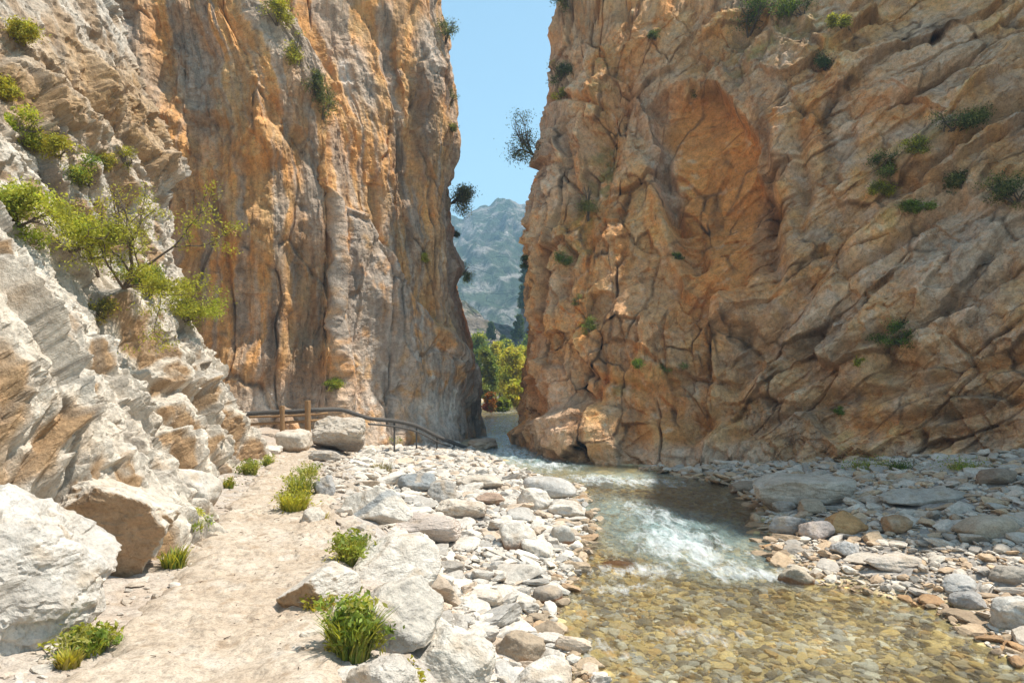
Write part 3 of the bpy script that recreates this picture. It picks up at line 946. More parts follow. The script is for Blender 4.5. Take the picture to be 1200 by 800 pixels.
# the water sheet
wx_n = 300
wyv = axis([(-4, 3.5, 30), (3.5, 12, 420), (12, 20, 260), (20, 30, 160), (30, 80, 120)])
U, T = np.meshgrid(np.linspace(0, 1, wx_n), wyv, indexing='ij')
WX = (riv_l(T) - 1.6) + U * (riv_r(T) - riv_l(T) + 2.4)
W3 = np.stack([WX, T, T * 0], -1).astype(np.float32)


def wblob(px, py, rx, ry, ang=0.0):
    """a patch of the water surface, placed in metres"""
    Y0 = (CAM_Z - 0.05) * FPX / (py - CY)
    for _ in range(4):
        Y0 = (CAM_Z - float(water_z(Y0))) * FPX / (py - CY)
    X0 = (px - CX) / FPX * Y0
    c, s_ = math.cos(ang), math.sin(ang)
    u, v = WX - X0, T - Y0
    e = np.sqrt(((u * c + v * s_) / rx) ** 2 + ((-u * s_ + v * c) / ry) ** 2)
    return np.clip(1 - e, 0, 1)


foam = np.zeros(WX.shape)
for a in ((800, 640, 0.9, 1.8, 0.15, 1.15), (750, 668, 0.9, 0.4, 0.0, 0.65), (870, 672, 1.1, 0.4, -0.2, 0.95), (770, 605, 0.6, 2.2, 0.25, 0.7), (700, 562, 1.4, 1.0, 0.0, 0.8), (640, 545, 1.0, 1.4, 0.3, 1.0),
          (745, 565, 1.6, 0.8, -0.2, 0.9), (595, 500, 2.2, 20, 0, 1.0), (590, 515, 1.6, 8, 0.1, 0.9), (600, 530, 1.4, 5, 0.1, 0.8), (735, 690, 0.7, 0.3, 0, 0.55), (820, 745, 0.5, 0.35, 0, 0.55), (700, 760, 0.4, 0.3, 0, 0.35), (1010, 660, 0.7, 0.4, 0, 0.45)):
    foam = np.maximum(foam, a[5] * wblob(*a[:5]))
aer = np.zeros(WX.shape)
for a in ((790, 625, 1.7, 3.0, 0.2, 1.0), (720, 600, 1.6, 3.0, 0.2, 0.7), (620, 535, 2.0, 5.0, 0.2, 0.9), (595, 500, 3, 24, 0, 0.28), (720, 560, 2.2, 2.0, 0, 0.7)):
    aer = np.maximum(aer, a[5] * wblob(*a[:5]))
foam = np.minimum(foam, 1.0)
ch = np.clip(foam + aer, 0, 1.2)
WZ = water_z(T) + (0.016 + 0.05 * ch) * fbm(W3 * np.array((2.2, 1.3, 1), np.float32), 4) * 1.6 + 0.035 * ch * ridged(W3 * np.array((4.2, 2.2, 1), np.float32), 3)
WZ = WZ + 0.006 * fbm(W3 * 7, 3) + 0.05 * sstep(19, 26, T) * fbm(W3 * np.array((1.6, 0.9, 1), np.float32) + 3, 3)

N = NT('stream_water')
geo = N.n('NewGeometry')
pos = geo.outputs['Position']
flow = N.mapping(pos, (1.0, 0.55, 1.0), (0, 0, -0.3))
h1 = N.noise(flow, 5.0, 5.0, 0.62, 0.8)
h2 = N.noise(flow, 19.0, 3.0, 0.6, 0.4)
hh = N.math('ADD', h1, N.math('MULTIPLY', h2, 0.25))
nm = N.bump(hh, 0.55, 0.06)
fr = N.n('Fresnel')
fr.inputs['IOR'].default_value = 1.33
N.l(nm, fr.inputs['Normal'])
tr = N.n('BsdfTransparent')
tr.inputs['Color'].default_value = (0.95, 0.97, 0.93, 1)
gl = N.n('BsdfGlossy')
gl.inputs['Roughness'].default_value = 0.06
gl.inputs['Color'].default_value = (1, 1, 1, 1)
N.l(nm, gl.inputs['Normal'])
rf = N.n('BsdfRefraction')
rf.inputs['IOR'].default_value = 1.33
rf.inputs['Roughness'].default_value = 0.05
rf.inputs['Color'].default_value = (0.98, 0.985, 0.96, 1)
nm2 = N.bump(hh, 1.0, 0.30)
N.l(nm2, rf.inputs['Normal'])
m0 = N.n('MixShader')
m0.inputs[0].default_value = 0.36
N.l(tr.outputs[0], m0.inputs[1])
N.l(rf.outputs[0], m0.inputs[2])
m1 = N.n('MixShader')
N.l(fr.outputs[0], m1.inputs[0])
N.l(m0.outputs[0], m1.inputs[1])
N.l(gl.outputs[0], m1.inputs[2])
# aerated water: bubbles scatter a milky blue-green
ae = N.n('Attribute', attribute_name='aer').outputs['Fac']
df = N.n('BsdfDiffuse')
df.inputs['Color'].default_value = (0.42, 0.58, 0.57, 1)
N.l(nm, df.inputs['Normal'])
an = N.noise(flow, 2.6, 6.0, 0.65, 1.0)
am = N.math('MULTIPLY', ae, N.ramp(an, [(0.30, 0.10), (0.72, 0.95)]), True)
m2 = N.n('MixShader')
N.l(N.math('MULTIPLY', am, 0.75), m2.inputs[0])
N.l(m1.outputs[0], m2.inputs[1])
df2 = N.n('MixShader')
df2.inputs[0].default_value = 0.06
N.l(df.outputs[0], df2.inputs[1])
N.l(gl.outputs[0], df2.inputs[2])
N.l(df2.outputs[0], m2.inputs[2])
fo = N.n('Attribute', attribute_name='foam').outputs['Fac']
fn = N.noise(N.mapping(pos, (1.0, 0.30, 1.0), (0, 0, -0.15)), 6.5, 9.0, 0.70, 0.5)
fsum = N.math('ADD', N.math('MULTIPLY', fo, 0.42), N.math('MULTIPLY', N.math('SUBTRACT', fn, 0.5), 1.6))
fm = N.ramp(fsum, [(0.08, 0.0), (0.75, 0.85)])
wd = N.n('BsdfDiffuse')
wd.inputs['Color'].default_value = (0.82, 0.85, 0.86, 1)
N.l(nm, wd.inputs['Normal'])
m3 = N.n('MixShader')
N.l(N.math('MULTIPLY', fm, N.math('GREATER_THAN', fo, 0.01)), m3.inputs[0])
N.l(m2.outputs[0], m3.inputs[1])
N.l(wd.outputs[0], m3.inputs[2])
M_WATER = N.finish(m3.outputs[0])
wo_ = link('river', mesh_np('river', np.stack([WX, T, WZ], -1).reshape(-1, 3), grid_faces(wx_n, len(wyv)), None, True, {'foam': foam, 'aer': aer}), M_WATER)
tag(wo_, 'clear shallow stream with a white riffle over golden cobbles', 'stream', kind='structure')

# ------------------------------------------------------------------ mountain and hillside beyond the narrows
mx = np.linspace(-170, 190, 360)
mv = np.linspace(0, 1, 240)
U, Vv = np.meshgrid(mx, mv, indexing='ij')
MY = 190 + 230 * Vv
M3 = np.stack([U / 60, Vv * 3.5, Vv * 0], -1).astype(np.float32)
crest = 118 + 26 * fbm(np.stack([mx / 70, mx * 0, mx * 0], -1).astype(np.float32), 4) + 0.16 * (mx - 10)
MZ = -5 + crest[:, None] * (Vv ** 1.15) * (1 + 0.42 * (ridged(np.stack([U / 75 + Vv * 0.9, Vv * 1.6, Vv * 0], -1).astype(np.float32), 5) - 0.45) * sstep(0, 0.3, Vv) * sstep(1.0, 0.75, Vv))
MZ += 5 * fbm(np.stack([U / 9, MY / 9, MZ / 9], -1).astype(np.float32), 5) + 5 * (0.4 - facets(np.stack([U / 22, MY / 22, MZ / 16], -1), 0.8))
m4 = np.stack([U / 14, MY / 14, MZ / 14], -1).astype(np.float32)
mc = mix((0.36, 0.33, 0.29), (0.20, 0.19, 0.155), sstep(-0.2, 0.3, fbm(m4, 4)))
mc = mix(mc, (0.05, 0.085, 0.035), sstep(-0.14, 0.04, fbm(m4 * 1.3 + 31, 6, gain=0.7) + 0.16 * fbm(m4 * 6, 3)) * 0.9)
M_MOUNT = rock_material('mountain_rock', 'attr', 0.30, 1.0, 3.0, 0.7)
mo = link('mountain', mesh_np('mountain', np.stack([U, MY, MZ], -1).reshape(-1, 3), grid_faces(360, 240), mc.reshape(-1, 3)), M_MOUNT)
tag(mo, 'hazy blue mountain side seen through the narrows', 'mountain', kind='structure')

hx = np.linspace(-46, 46, 240)
hv = np.linspace(0, 1, 120)
U, Vv = np.meshgrid(hx, hv, indexing='ij')
HY = 92 + 50 * Vv
hc = 17 - 0.55 * (hx + 6) + 6.0 * np.maximum(0, hx - 1)
hc = np.clip(hc, 6, 40)
HZ = hc[:, None] * (Vv ** 0.8) + 3.0 * (0.45 - facets(np.stack([U / 7, HY / 7, Vv * 3], -1), 0.8)) + 1.5 * fbm(np.stack([U / 3, HY / 3, Vv * 4], -1).astype(np.float32), 4)
h4 = np.stack([U / 4, HY / 4, HZ / 4], -1).astype(np.float32)
hcx = mix((0.34, 0.29, 0.24), (0.24, 0.19, 0.14), sstep(-0.2, 0.3, fbm(h4, 4)))
hcx = mix(hcx, (0.07, 0.09, 0.03), sstep(0.0, 0.2, fbm(h4 + 31, 5, gain=0.6)) * 0.85)
ho = link('hillside', mesh_np('hillside', np.stack([U, HY, HZ], -1).reshape(-1, 3), grid_faces(240, 120), hcx.reshape(-1, 3)), M_MOUNT)
tag(ho, 'bare grey rocky hillside below the mountain, behind the yellow trees', 'hillside', kind='structure')

# the air of the gorge
hzm = bpy.data.meshes.new('haze')
x0, x1, y0, y1, z0, z1 = -640, 640, -640, 940, -12, 190
hv_ = [(x, y, z) for x in (x0, x1) for y in (y0, y1) for z in (z0, z1)]
hzm.from_pydata(hv_, [], [(0, 1, 3, 2), (4, 6, 7, 5), (0, 4, 5, 1), (2, 3, 7, 6), (0, 2, 6, 4), (1, 5, 7, 3)])
HM = bpy.data.materials.new('haze_air')
HM.use_nodes = True
HM.node_tree.nodes.clear()
pv = HM.node_tree.nodes.new('ShaderNodeVolumePrincipled')
pv.inputs['Color'].default_value = (0.45, 0.72, 1.0, 1)
pv.inputs['Density'].default_value = 0.0013
pv.inputs['Anisotropy'].default_value = 0.0
hout = HM.node_tree.nodes.new('ShaderNodeOutputMaterial')
HM.node_tree.links.new(pv.outputs[0], hout.inputs['Volume'])
hz = link('haze', hzm, HM)
tag(hz, 'thin blue haze in the air of the gorge', 'haze', kind='stuff')
# ------------------------------------------------------------------ boulders and stones
import bmesh
_ico = {}


def ico(sub):
    if sub not in _ico:
        bm = bmesh.new()
        bmesh.ops.create_icosphere(bm, subdivisions=sub, radius=1.0)
        V = np.array([v.co[:] for v in bm.verts], np.float32)
        F = np.array([[v.index for v in f.verts] for f in bm.faces], np.int32)
        bm.free()
        _ico[sub] = (V / np.linalg.norm(V, axis=1, keepdims=True), F)
    return _ico[sub]


def rock_verts(seed, sub=4, nf=16, p=14, dmin=0.6, rough=0.03, planes=(), sph=0.3):
    """a block split along random planes, its arrises worn according to p; fits the unit cube"""
    D, F = ico(sub)
    r = np.random.RandomState(seed)
    n = r.normal(size=(nf, 3))
    n /= np.linalg.norm(n, axis=1, keepdims=True)
    d = r.uniform(dmin, 1.0, nf)
    for pn, pd in planes:
        v = np.array(pn, float)
        n = np.vstack([n, v / np.linalg.norm(v)])
        d = np.append(d, pd)
    n = np.vstack([n, np.eye(3), -np.eye(3)])
    d = np.append(d, r.uniform(0.8, 1.05, 6))
    c = np.maximum(D @ n.T, 1e-3) / d
    R = ((c ** p).sum(1) + sph) ** (-1.0 / p)
    V = D * R[:, None]
    o = r.uniform(0, 50, 3)
    if rough:
        V = V * (1 + rough * (2.0 * fbm(V * 1.6 + o, 3) + 1.2 * fbm(V * 5 + o, 3)) + rough * 2.6 * (facets(V * 2.2 + o, 0.8) - 0.45) + (rough * 1.0 * (facets(V * 5.5 + o, 0.8) - 0.45) if sub > 3 else 0))[:, None]
    if sub >= 6:
        for a_, q_ in ((0.9, 2.2), (0.5, 5.0), (0.22, 12.0)):
            V = V * (1 + rough * a_ * blocks(V * np.array((1.0, 1.0, 1.7)) * q_ + o, 3, 0.8, 0.06)[0])[:, None]
    lo, hi = V.min(0), V.max(0)
    return ((V - (lo + hi) / 2) / (hi - lo) * 2).astype(np.float32), F


M_BOULDER = rock_material('boulder_stone', 'attr', 11.0, 0.9, 0.04, 0.34, crackw=0.06)
M_STONE = rock_material('loose_stone', 'object', 22.0, 0.6, 0.014, 0.4, crackw=0.05)
M_GRAVEL = rock_material('gravel_stone', 'attr', 26.0, 0.5, 0.01, 0.4, crackw=0.05)
FOOT = []                                    # footprints of the boulders (x, y, r)


def rot(V, rx=0, ry=0, rz=0):
    rx, ry, rz = map(math.radians, (rx, ry, rz))
    Rx = np.array([[1, 0, 0], [0, math.cos(rx), -math.sin(rx)], [0, math.sin(rx), math.cos(rx)]])
    Ry = np.array([[math.cos(ry), 0, math.sin(ry)], [0, 1, 0], [-math.sin(ry), 0, math.cos(ry)]])
    Rz = np.array([[math.cos(rz), -math.sin(rz), 0], [math.sin(rz), math.cos(rz), 0], [0, 0, 1]])
    return V @ (Rz @ Ry @ Rx).T


def boulder(box, label, color=(0.5, 0.46, 0.41), seed=1, depth=0.8, sink=0.18, sub=5, nf=14, p=24, dmin=0.6, rough=0.045, tilt=(0, 0, 0), planes=(),
            band=None, wet=0.0, second=None, face=None, at=None, under=None, name='boulder', cat='boulder', group=None):
    """a boulder filling about this box of the photo, standing on the ground where its foot is seen"""
    x0, y0, x1, y1 = box
    gx_, gy_, gz_ = at if at else ray_ground((x0 + x1) / 2, y1)
    m = gy_ / FPX
    w, h = (x1 - x0) * m, (y1 - y0) * m * 0.93
    dp = w * depth
    h = max(h - 0.12 * dp, h * 0.6)
    hs = h * (1 + sink)
    V, F = rock_verts(seed, sub, nf, p, dmin, rough, planes)
    V = rot(V, *tilt)
    lo, hi = V.min(0), V.max(0)
    V = (V - (lo + hi) / 2) / (hi - lo)
    V = V * np.array((w, dp, hs))
    cy = gy_ + dp * 0.42
    cxp = gx_ * cy / gy_
    loc = np.array((cxp, cy, gz_ - h * sink))
    V[:, 2] += hs / 2
    P_ = (V + loc).astype(np.float32)
    na, nb = fbm(P_ * 1.8 + seed, 4), fbm(P_ * 5 + seed, 3)
    c = mix(color, np.array(color) * 0.8, sstep(-0.2, 0.4, na))
    c = mix(c, second if second else (0.47, 0.37, 0.27), 0.7 * sstep(0.05, 0.45, nb if second is None else na))
    if band:
        bd, bc, bs = band
        v = np.array(bd, float)
        q_ = P_ @ (v / np.linalg.norm(v)).astype(np.float32)
        bn = perlin(np.stack([q_ * bs + na * 0.8, q_ * 0 + seed, q_ * 0], -1))
        c = mix(c, bc, sstep(0.08, 0.35, bn) * 0.9)
    if under is not None:                      # a darker, browner lower part
        c = mix(c, under, sstep(0.45, 0.2, V[:, 2] / hs + 0.18 * na) * 0.85)
    if face is not None:                       # a front face with its brown or grey shade painted in
        fd, fcol, thr = face
        e1, e2 = V[F[:, 1]] - V[F[:, 0]], V[F[:, 2]] - V[F[:, 0]]
        fn_ = np.cross(e1, e2)
        vn = np.zeros_like(V)
        for k_ in range(3):
            np.add.at(vn, F[:, k_], fn_)
        vn /= np.linalg.norm(vn, axis=1, keepdims=True) + 1e-9
        fd = np.array(fd, float)
        c = mix(c, fcol, sstep(thr - 0.12, thr + 0.12, vn @ (fd / np.linalg.norm(fd)) + 0.15 * na) * 0.9)
    if wet:
        wl = float(water_z(gy_))
        c = mix(c, np.array((0.26, 0.115, 0.045)), sstep(wl + wet, wl + wet * 0.35, P_[:, 2] + 0.09 * nb) * 0.85)
    c = c * (1 + 0.15 * fbm(P_ * 9, 3))[:, None]
    me = mesh_np(name, V, F, c, sub < 6)
    o = link(name, me, M_BOULDER)
    o.location = [float(a) for a in loc]
    tag(o, label, cat, group)
    FOOT.append((cxp, cy, max(w, dp) * 0.42))
    return o


PALEB, GREYB, WHITEB, PINKB, TANB, BLUEB, ORAB = (0.65, 0.575, 0.485), (0.46, 0.41, 0.355), (0.71, 0.645, 0.565), (0.58, 0.48, 0.42), (0.47, 0.37, 0.27), (0.37, 0.385, 0.39), (0.62, 0.36, 0.16)
BRNB = (0.30, 0.19, 0.10)
b = boulder
# by the railing and the back of the stony flat
b((362, 477, 433, 531), 'big rounded grey brown boulder with a dark base beside the wooden railing', (0.54, 0.475, 0.40), 3, 0.9, 0.06, 6, 14, 20, 0.6, 0.05, (0, 8, 0), planes=(((0.2, -1, -0.55), 0.62), ((-0.9, -0.3, 0.1), 0.8)), under=(0.24, 0.19, 0.15))
b((452, 496, 496, 521), 'pale squat boulder below the dark pipe at the wall foot', PALEB, 5, 0.8, 0.15, p=12)
b((326, 497, 364, 532), 'pale rock with a rusty brown underside at the far end of the footpath', PALEB, 7, 0.9, 0.1, under=BRNB)
b((306, 519, 331, 536), 'small white grey rock at the left edge of the footpath end', WHITEB, 8, 0.9, 0.1)
b((356, 523, 398, 541), 'flat grey rock lying at the foot of the big grey brown boulder', GREYB, 9, 0.8, 0.2)
b((548, 506, 584, 528), 'smooth tan rock ledge at the water edge below the left wall', TANB, 10, 2.2, 0.2, p=10)
# stony flat
b((398, 562, 486, 614), 'slanting white slab with grey streaks in the middle of the stony bank', WHITEB, 12, 0.6, 0.15, 6, 10, 26, 0.5, 0.02, (10, -24, 12), planes=(((-0.35, -0.5, 0.8), 0.42), ((0, 0, -1), 0.5)), band=((0.55, -0.35, -0.75), (0.36, 0.37, 0.37), 6.5))
b((441, 596, 542, 635), 'long low pinkish boulder in front of the streaked white slab', (0.63, 0.54, 0.475), 14, 0.6, 0.2, 6, 12, 9, 0.7, 0.025, wet=0.10)
b((509, 582, 572, 608), 'pale boulder with wavy grooves behind the long pinkish boulder', PALEB, 15, 0.7, 0.2, 6, 12, 14, 0.65, 0.035, band=((1, 0.2, -0.5), (0.45, 0.37, 0.30), 9))
b((466, 549, 512, 578), 'flat bluish grey rock above the streaked white slab', BLUEB, 16, 0.8, 0.2)
b((500, 558, 536, 590), 'blocky pale grey rock on the stony bank, right of the streaked white slab', (0.52, 0.49, 0.45), 17, 0.8, 0.2, p=22)
b((534, 551, 591, 576), 'pale rounded boulder near the narrows, half grey and half tan', PALEB, 18, 0.8, 0.2, second=TANB)
b((612, 553, 676, 583), 'smooth pale grey domed boulder at the stream edge below the narrows', (0.55, 0.53, 0.50), 19, 0.8, 0.3, 5, 10, 7, 0.75, 0.015, wet=0.06)
b((604, 568, 648, 598), 'blocky white boulder in front of the smooth domed grey one', WHITEB, 20, 0.7, 0.2, 5, 12, 20, 0.6)
b((641, 583, 688, 607), 'low white boulder at the very edge of the blue green pool', WHITEB, 21, 0.8, 0.2, wet=0.05)
b((584, 606, 630, 647), 'white topped boulder with a wet rust red foot', WHITEB, 22, 0.9, 0.25, 5, 12, 12, 0.65, wet=0.30)
b((571, 606, 602, 622), 'flat white stone tucked behind the boulder with the rust red foot', WHITEB, 23, 0.8, 0.2)
b((645, 612, 674, 637), 'rounded cream boulder standing alone in shallow water', (0.60, 0.56, 0.50), 24, 0.9, 0.2, 5, 12, 9, 0.75, 0.02, wet=0.07)
b((624, 686, 660, 710), 'smooth grey brown egg shaped boulder on the near waterline', (0.40, 0.345, 0.29), 25, 0.8, 0.2, 5, 10, 5, 0.8, 0.012, wet=0.08)
b((556, 574, 592, 592), 'small reddish topped rock on the bank between the pale grooved boulder and the stream', (0.46, 0.33, 0.25), 26, 0.8, 0.2)
b((366, 552, 394, 583), 'grey wedge of rock at the right edge of the footpath behind the grass', (0.40, 0.39, 0.38), 27, 0.8, 0.2, p=26)
b((352, 592, 380, 618), 'pale rock at the footpath edge below the bright grass', PALEB, 28, 0.9, 0.3)
b((402, 622, 425, 640), 'small grey rock leaning beside the green tuft on the bank', GREYB, 29, 0.9, 0.3)
# outcrop on the right shoulder of the path
b((404, 622, 520, 690), 'long pale outcrop sloping down from the path shoulder to the stones', WHITEB, 31, 0.8, 0.4, 6, 12, 20, 0.55, 0.03, (14, 22, -28), planes=(((0.5, -0.35, 0.75), 0.42),))
b((415, 676, 520, 765), 'big pale outcrop with a shadowed grey face on the path shoulder', (0.60, 0.545, 0.475), 33, 0.8, 0.25, 6, 13, 26, 0.52, 0.035, (4, 18, -10), planes=(((0.05, -1, 0.1), 0.5), ((0.35, -0.45, 0.8), 0.42)), face=((0.05, -1, 0.0), (0.37, 0.335, 0.30), 0.65))
b((322, 655, 424, 722), 'pale rock with a shaded brown front at the right edge of the footpath', WHITEB, 34, 0.8, 0.25, 6, 13, 20, 0.55, 0.03, planes=(((-0.25, -1, -0.15), 0.5),), face=((-0.25, -1, -0.2), (0.36, 0.23, 0.12), 0.6))
b((470, 738, 585, 815), 'large cracked white rock in the near corner of the stony bank', (0.68, 0.62, 0.54), 35, 0.8, 0.3, 6, 13, 26, 0.52, 0.035, (0, 22, 14), planes=(((-0.5, -0.8, 0.1), 0.5),))
b((405, 768, 492, 835), 'broad grey rock at the lower edge of the view below the leafy tuft', (0.54, 0.49, 0.43), 36, 0.9, 0.3, 6, 13, 22, 0.55, 0.035)
b((596, 772, 672, 830), 'flat white rock by the water in the lower middle of the view', WHITEB, 37, 0.9, 0.3, 6, 12, 18, 0.6, 0.02)
b((545, 690, 590, 712), 'pale stone on the gravel just left of the egg shaped boulder', PALEB, 38, 0.9, 0.25)
b((580, 738, 640, 775), 'tan stained rock at the waterline above the flat white rock', TANB, 39, 0.8, 0.3, wet=0.1)
b((510, 655, 545, 672), 'grey stone on the gravel beside the long pale outcrop', GREYB, 40, 0.8, 0.25)
b((350, 735, 384, 756), 'small pale stone at the right edge of the footpath in the foreground', PALEB, 41, 0.8, 0.3)
# in the stream
b((688, 557, 720, 573), 'reddish brown rock breaking the little fall in the stream', (0.33, 0.19, 0.12), 43, 0.9, 0.35, wet=0.05)
b((696, 655, 742, 668), 'dark wet rock just showing above the riffle', (0.22, 0.17, 0.12), 44, 0.8, 0.5, wet=0.05)
b((912, 660, 952, 690), 'cream rock at the right end of the white riffle', (0.52, 0.44, 0.34), 45, 0.8, 0.3, wet=0.08)
# right bank
b((882, 549, 998, 598), 'big flat topped block of rock at the right edge of the pool', (0.60, 0.52, 0.43), 51, 0.6, 0.2, 6, 10, 26, 0.55, 0.025, (0, -4, 6), planes=(((0, -0.1, 1), 0.48), ((-0.6, -0.8, -0.05), 0.6)), under=(0.27, 0.18, 0.11))
b((964, 595, 1016, 630), 'bright orange brown angular rock on the right bank', ORAB, 52, 0.8, 0.2, 5, 11, 24, 0.55, second=(0.40, 0.26, 0.14), planes=(((-0.2, -0.6, 0.7), 0.5),))
b((1034, 600, 1068, 627), 'rounded rusty orange boulder further right on the bank', (0.45, 0.29, 0.165), 53, 0.9, 0.2, 5, 12, 9, 0.7)
b((900, 600, 944, 627), 'smooth grey stone beside the pool below the flat topped block', (0.45, 0.43, 0.41), 54, 0.8, 0.25, p=8)
b((938, 607, 976, 634), 'pale pinkish stone next to the orange angular rock', PINKB, 55, 0.8, 0.2, p=10)
b((974, 630, 1008, 655), 'light grey slab of stone leaning below the orange angular rock', (0.55, 0.53, 0.51), 56, 0.8, 0.2, tilt=(0, 25, 0))
b((1122, 598, 1188, 634), 'large rounded tan boulder on the shaded right bank', (0.55, 0.45, 0.34), 57, 0.8, 0.2, 5, 12, 9, 0.7, 0.02)
b((1010, 647, 1078, 670), 'long low pale stone lying along the right bank', (0.58, 0.50, 0.42), 58, 0.6, 0.25, p=9)
b((1104, 673, 1148, 698), 'oval light grey stone on the right bank near the water', (0.50, 0.48, 0.45), 59, 0.8, 0.25, p=7)
b((1164, 662, 1206, 690), 'pale brown stone by the right border of the view', (0.43, 0.38, 0.32), 60, 0.8, 0.25, p=10)
b((1166, 700, 1222, 742), 'big pale boulder cut by the right border of the view near the water', (0.56, 0.53, 0.48), 61, 0.8, 0.25, 5, 12, 10, 0.7)
b((1112, 694, 1154, 718), 'flat grey stone at the water edge on the right', (0.42, 0.40, 0.38), 62, 0.8, 0.3)
b((1030, 569, 1132, 592), 'long flat grey rock lying at the foot of the right wall', (0.52, 0.46, 0.39), 63, 0.4, 0.25, p=12)
b((1146, 544, 1190, 570), 'brown rounded boulder high on the bank against the right wall', (0.36, 0.275, 0.205), 64, 0.8, 0.25, p=10)
b((936, 582, 972, 604), 'tan stone touching the right end of the flat topped block', TANB, 65, 0.8, 0.25)
b((855, 560, 885, 580), 'small brown rock in the pool at the foot of the right wall', (0.33, 0.25, 0.18), 66, 0.8, 0.3, wet=0.06)
b((905, 585, 930, 600), 'little grey stone in front of the flat topped block', GREYB, 67, 0.8, 0.25)
# foreground left
b((-150, 528, 130, 805), 'huge whitish boulder filling the near left corner beside the path', (0.63, 0.585, 0.53), 71, 1.0, 0.12, 6, 14, 30, 0.55, 0.06, (0, 0, 10), planes=(((0.75, -0.45, 0.35), 0.62), ((0.2, -0.4, 0.9), 0.62)), at=(-2.9, 3.8, 0.95))
b((55, 540, 216, 702), 'jutting wedge of rock with a brown broken face between the corner boulder and the path', (0.66, 0.585, 0.495), 72, 1.0, 0.1, 6, 12, 40, 0.5, 0.06, planes=(((0.35, -1, -0.30), 0.36), ((0.45, 0.15, 0.85), 0.42), ((0.95, -0.1, 0.25), 0.6)), face=((0.3, -1, -0.35), (0.40, 0.255, 0.14), 0.55), at=(-3.2, 5.45, 0.95))
b((190, 540, 262, 606), 'white knob of rock standing over the path, behind the jutting brown faced block', WHITEB, 73, 1.0, 0.15, 5, 13, 22, 0.55, 0.035, under=(0.40, 0.27, 0.15), at=(-3.95, 8.4, 1.0))

# loose stones: measured from the largest down; the 250 that show largest are objects of their own
rng = np.random.RandomState(5)
TEMPL = []
for k in range(14):
    V_, F_ = rock_verts(200 + k, 4, 9, (18, 26, 36, 50)[k % 4], 0.40, 0.04, sph=0.05)
    TEMPL.append(mesh_np('stone', V_ * 0.5, F_, None, False))
    TEMPL[-1].materials.append(M_STONE)
TLOW = [rock_verts(200 + k, 2, 9, (18, 26, 36, 50)[k % 4], 0.40, 0.03, sph=0.05) for k in range(14)]
TMIN = [rock_verts(200 + k, 1, 9, 10, 0.62, 0.0) for k in range(14)]


def scatter(n, yr, xlo, xhi, rlo, rhi, alpha, fill, seed):
    r = np.random.RandomState(seed)
    y = yr[0] + (yr[1] - yr[0]) * r.uniform(0, 1, n) ** 1.5
    a, b_ = xlo(y), xhi(y)
    x = a + (b_ - a) * r.uniform(0, 1, n)
    lo = np.maximum(rlo, 0.0019 * y if rlo > 0.008 else rlo)
    s = lo * (1 - r.uniform(0, 1, n) * (1 - (rhi / lo) ** -alpha)) ** (-1 / alpha)
    ok = b_ > a
    x, y, s = x[ok], y[ok], s[ok]
    o = np.argsort(-s)
    grid, out = {}, []
    for i in o:
        xi, yi, si = x[i], y[i], s[i]
        cxi, cyi = int(xi // 0.5), int(yi // 0.5)
        hit = False
        for dx in (-1, 0, 1):
            for dy in (-1, 0, 1):
                for (ax_, ay_, as_) in grid.get((cxi + dx, cyi + dy), ()):
                    if (ax_ - xi) ** 2 + (ay_ - yi) ** 2 < (fill * (as_ + si)) ** 2:
                        hit = True
                        break
                if hit:
                    break
            if hit:
                break
        if not hit:
            grid.setdefault((cxi, cyi), []).append((xi, yi, si))
            out.append((xi, yi, si))
    return out


left_lo = lambda y: path_c(y) + path_w(y) + 0.5 + 0.02 * y
left_hi = lambda y: riv_l(y) + np.interp(y, [15, 18], [0.35, 0.0])
right_lo = lambda y: riv_r(y) - 0.35
right_hi = lambda y: np.interp(y, [3, 8, 12, 15, 17, 19, 21], [12, 12, 13, 11.5, 9.4, 6.4, 3.4])
LST = scatter(60000, (3.6, 25.5), left_lo, left_hi, 0.013, 0.16, 1.95, 0.60, 21)
LSL = scatter(260, (6.5, 21), left_lo, lambda y: left_hi(y) - 0.55, 0.16, 0.34, 1.2, 1.15, 31)
RST = scatter(45000, (5.5, 19.6), right_lo, right_hi, 0.016, 0.20, 1.75, 0.62, 22)
UST = scatter(42000, (4.0, 19), lambda y: riv_l(y) + 0.2, lambda y: riv_r(y) - 0.2, 0.016, 0.085, 1.7, 0.56, 23)
SHO = scatter(1600, (3.2, 16), lambda y: path_c(y) + path_w(y) - 0.12, lambda y: path_c(y) + path_w(y) + 0.75, 0.015, 0.13, 1.5, 0.7, 24)
SHL = scatter(500, (3.2, 15), lambda y: path_c(y) - path_w(y) - 0.5, lambda y: path_c(y) - path_w(y) + 0.12, 0.015, 0.06, 1.4, 0.8, 25)
SHP = scatter(2600, (3.0, 13), lambda y: path_c(y) - path_w(y), lambda y: path_c(y) + path_w(y), 0.007, 0.034, 2.0, 1.0, 26)


def stone_list(src, zone):
    out = []
    for x, y, s in src:
        if any((x - a) ** 2 + (y - b_) ** 2 < (c + s * 0.3) ** 2 for a, b_, c in FOOT):
            continue
        px_, py_ = CX + FPX * x / y, CY + FPX * (CAM_Z - 0.3) / y
        out.append((x, y, s, zone, -30 < px_ < 1230 and py_ < 830))
    return out


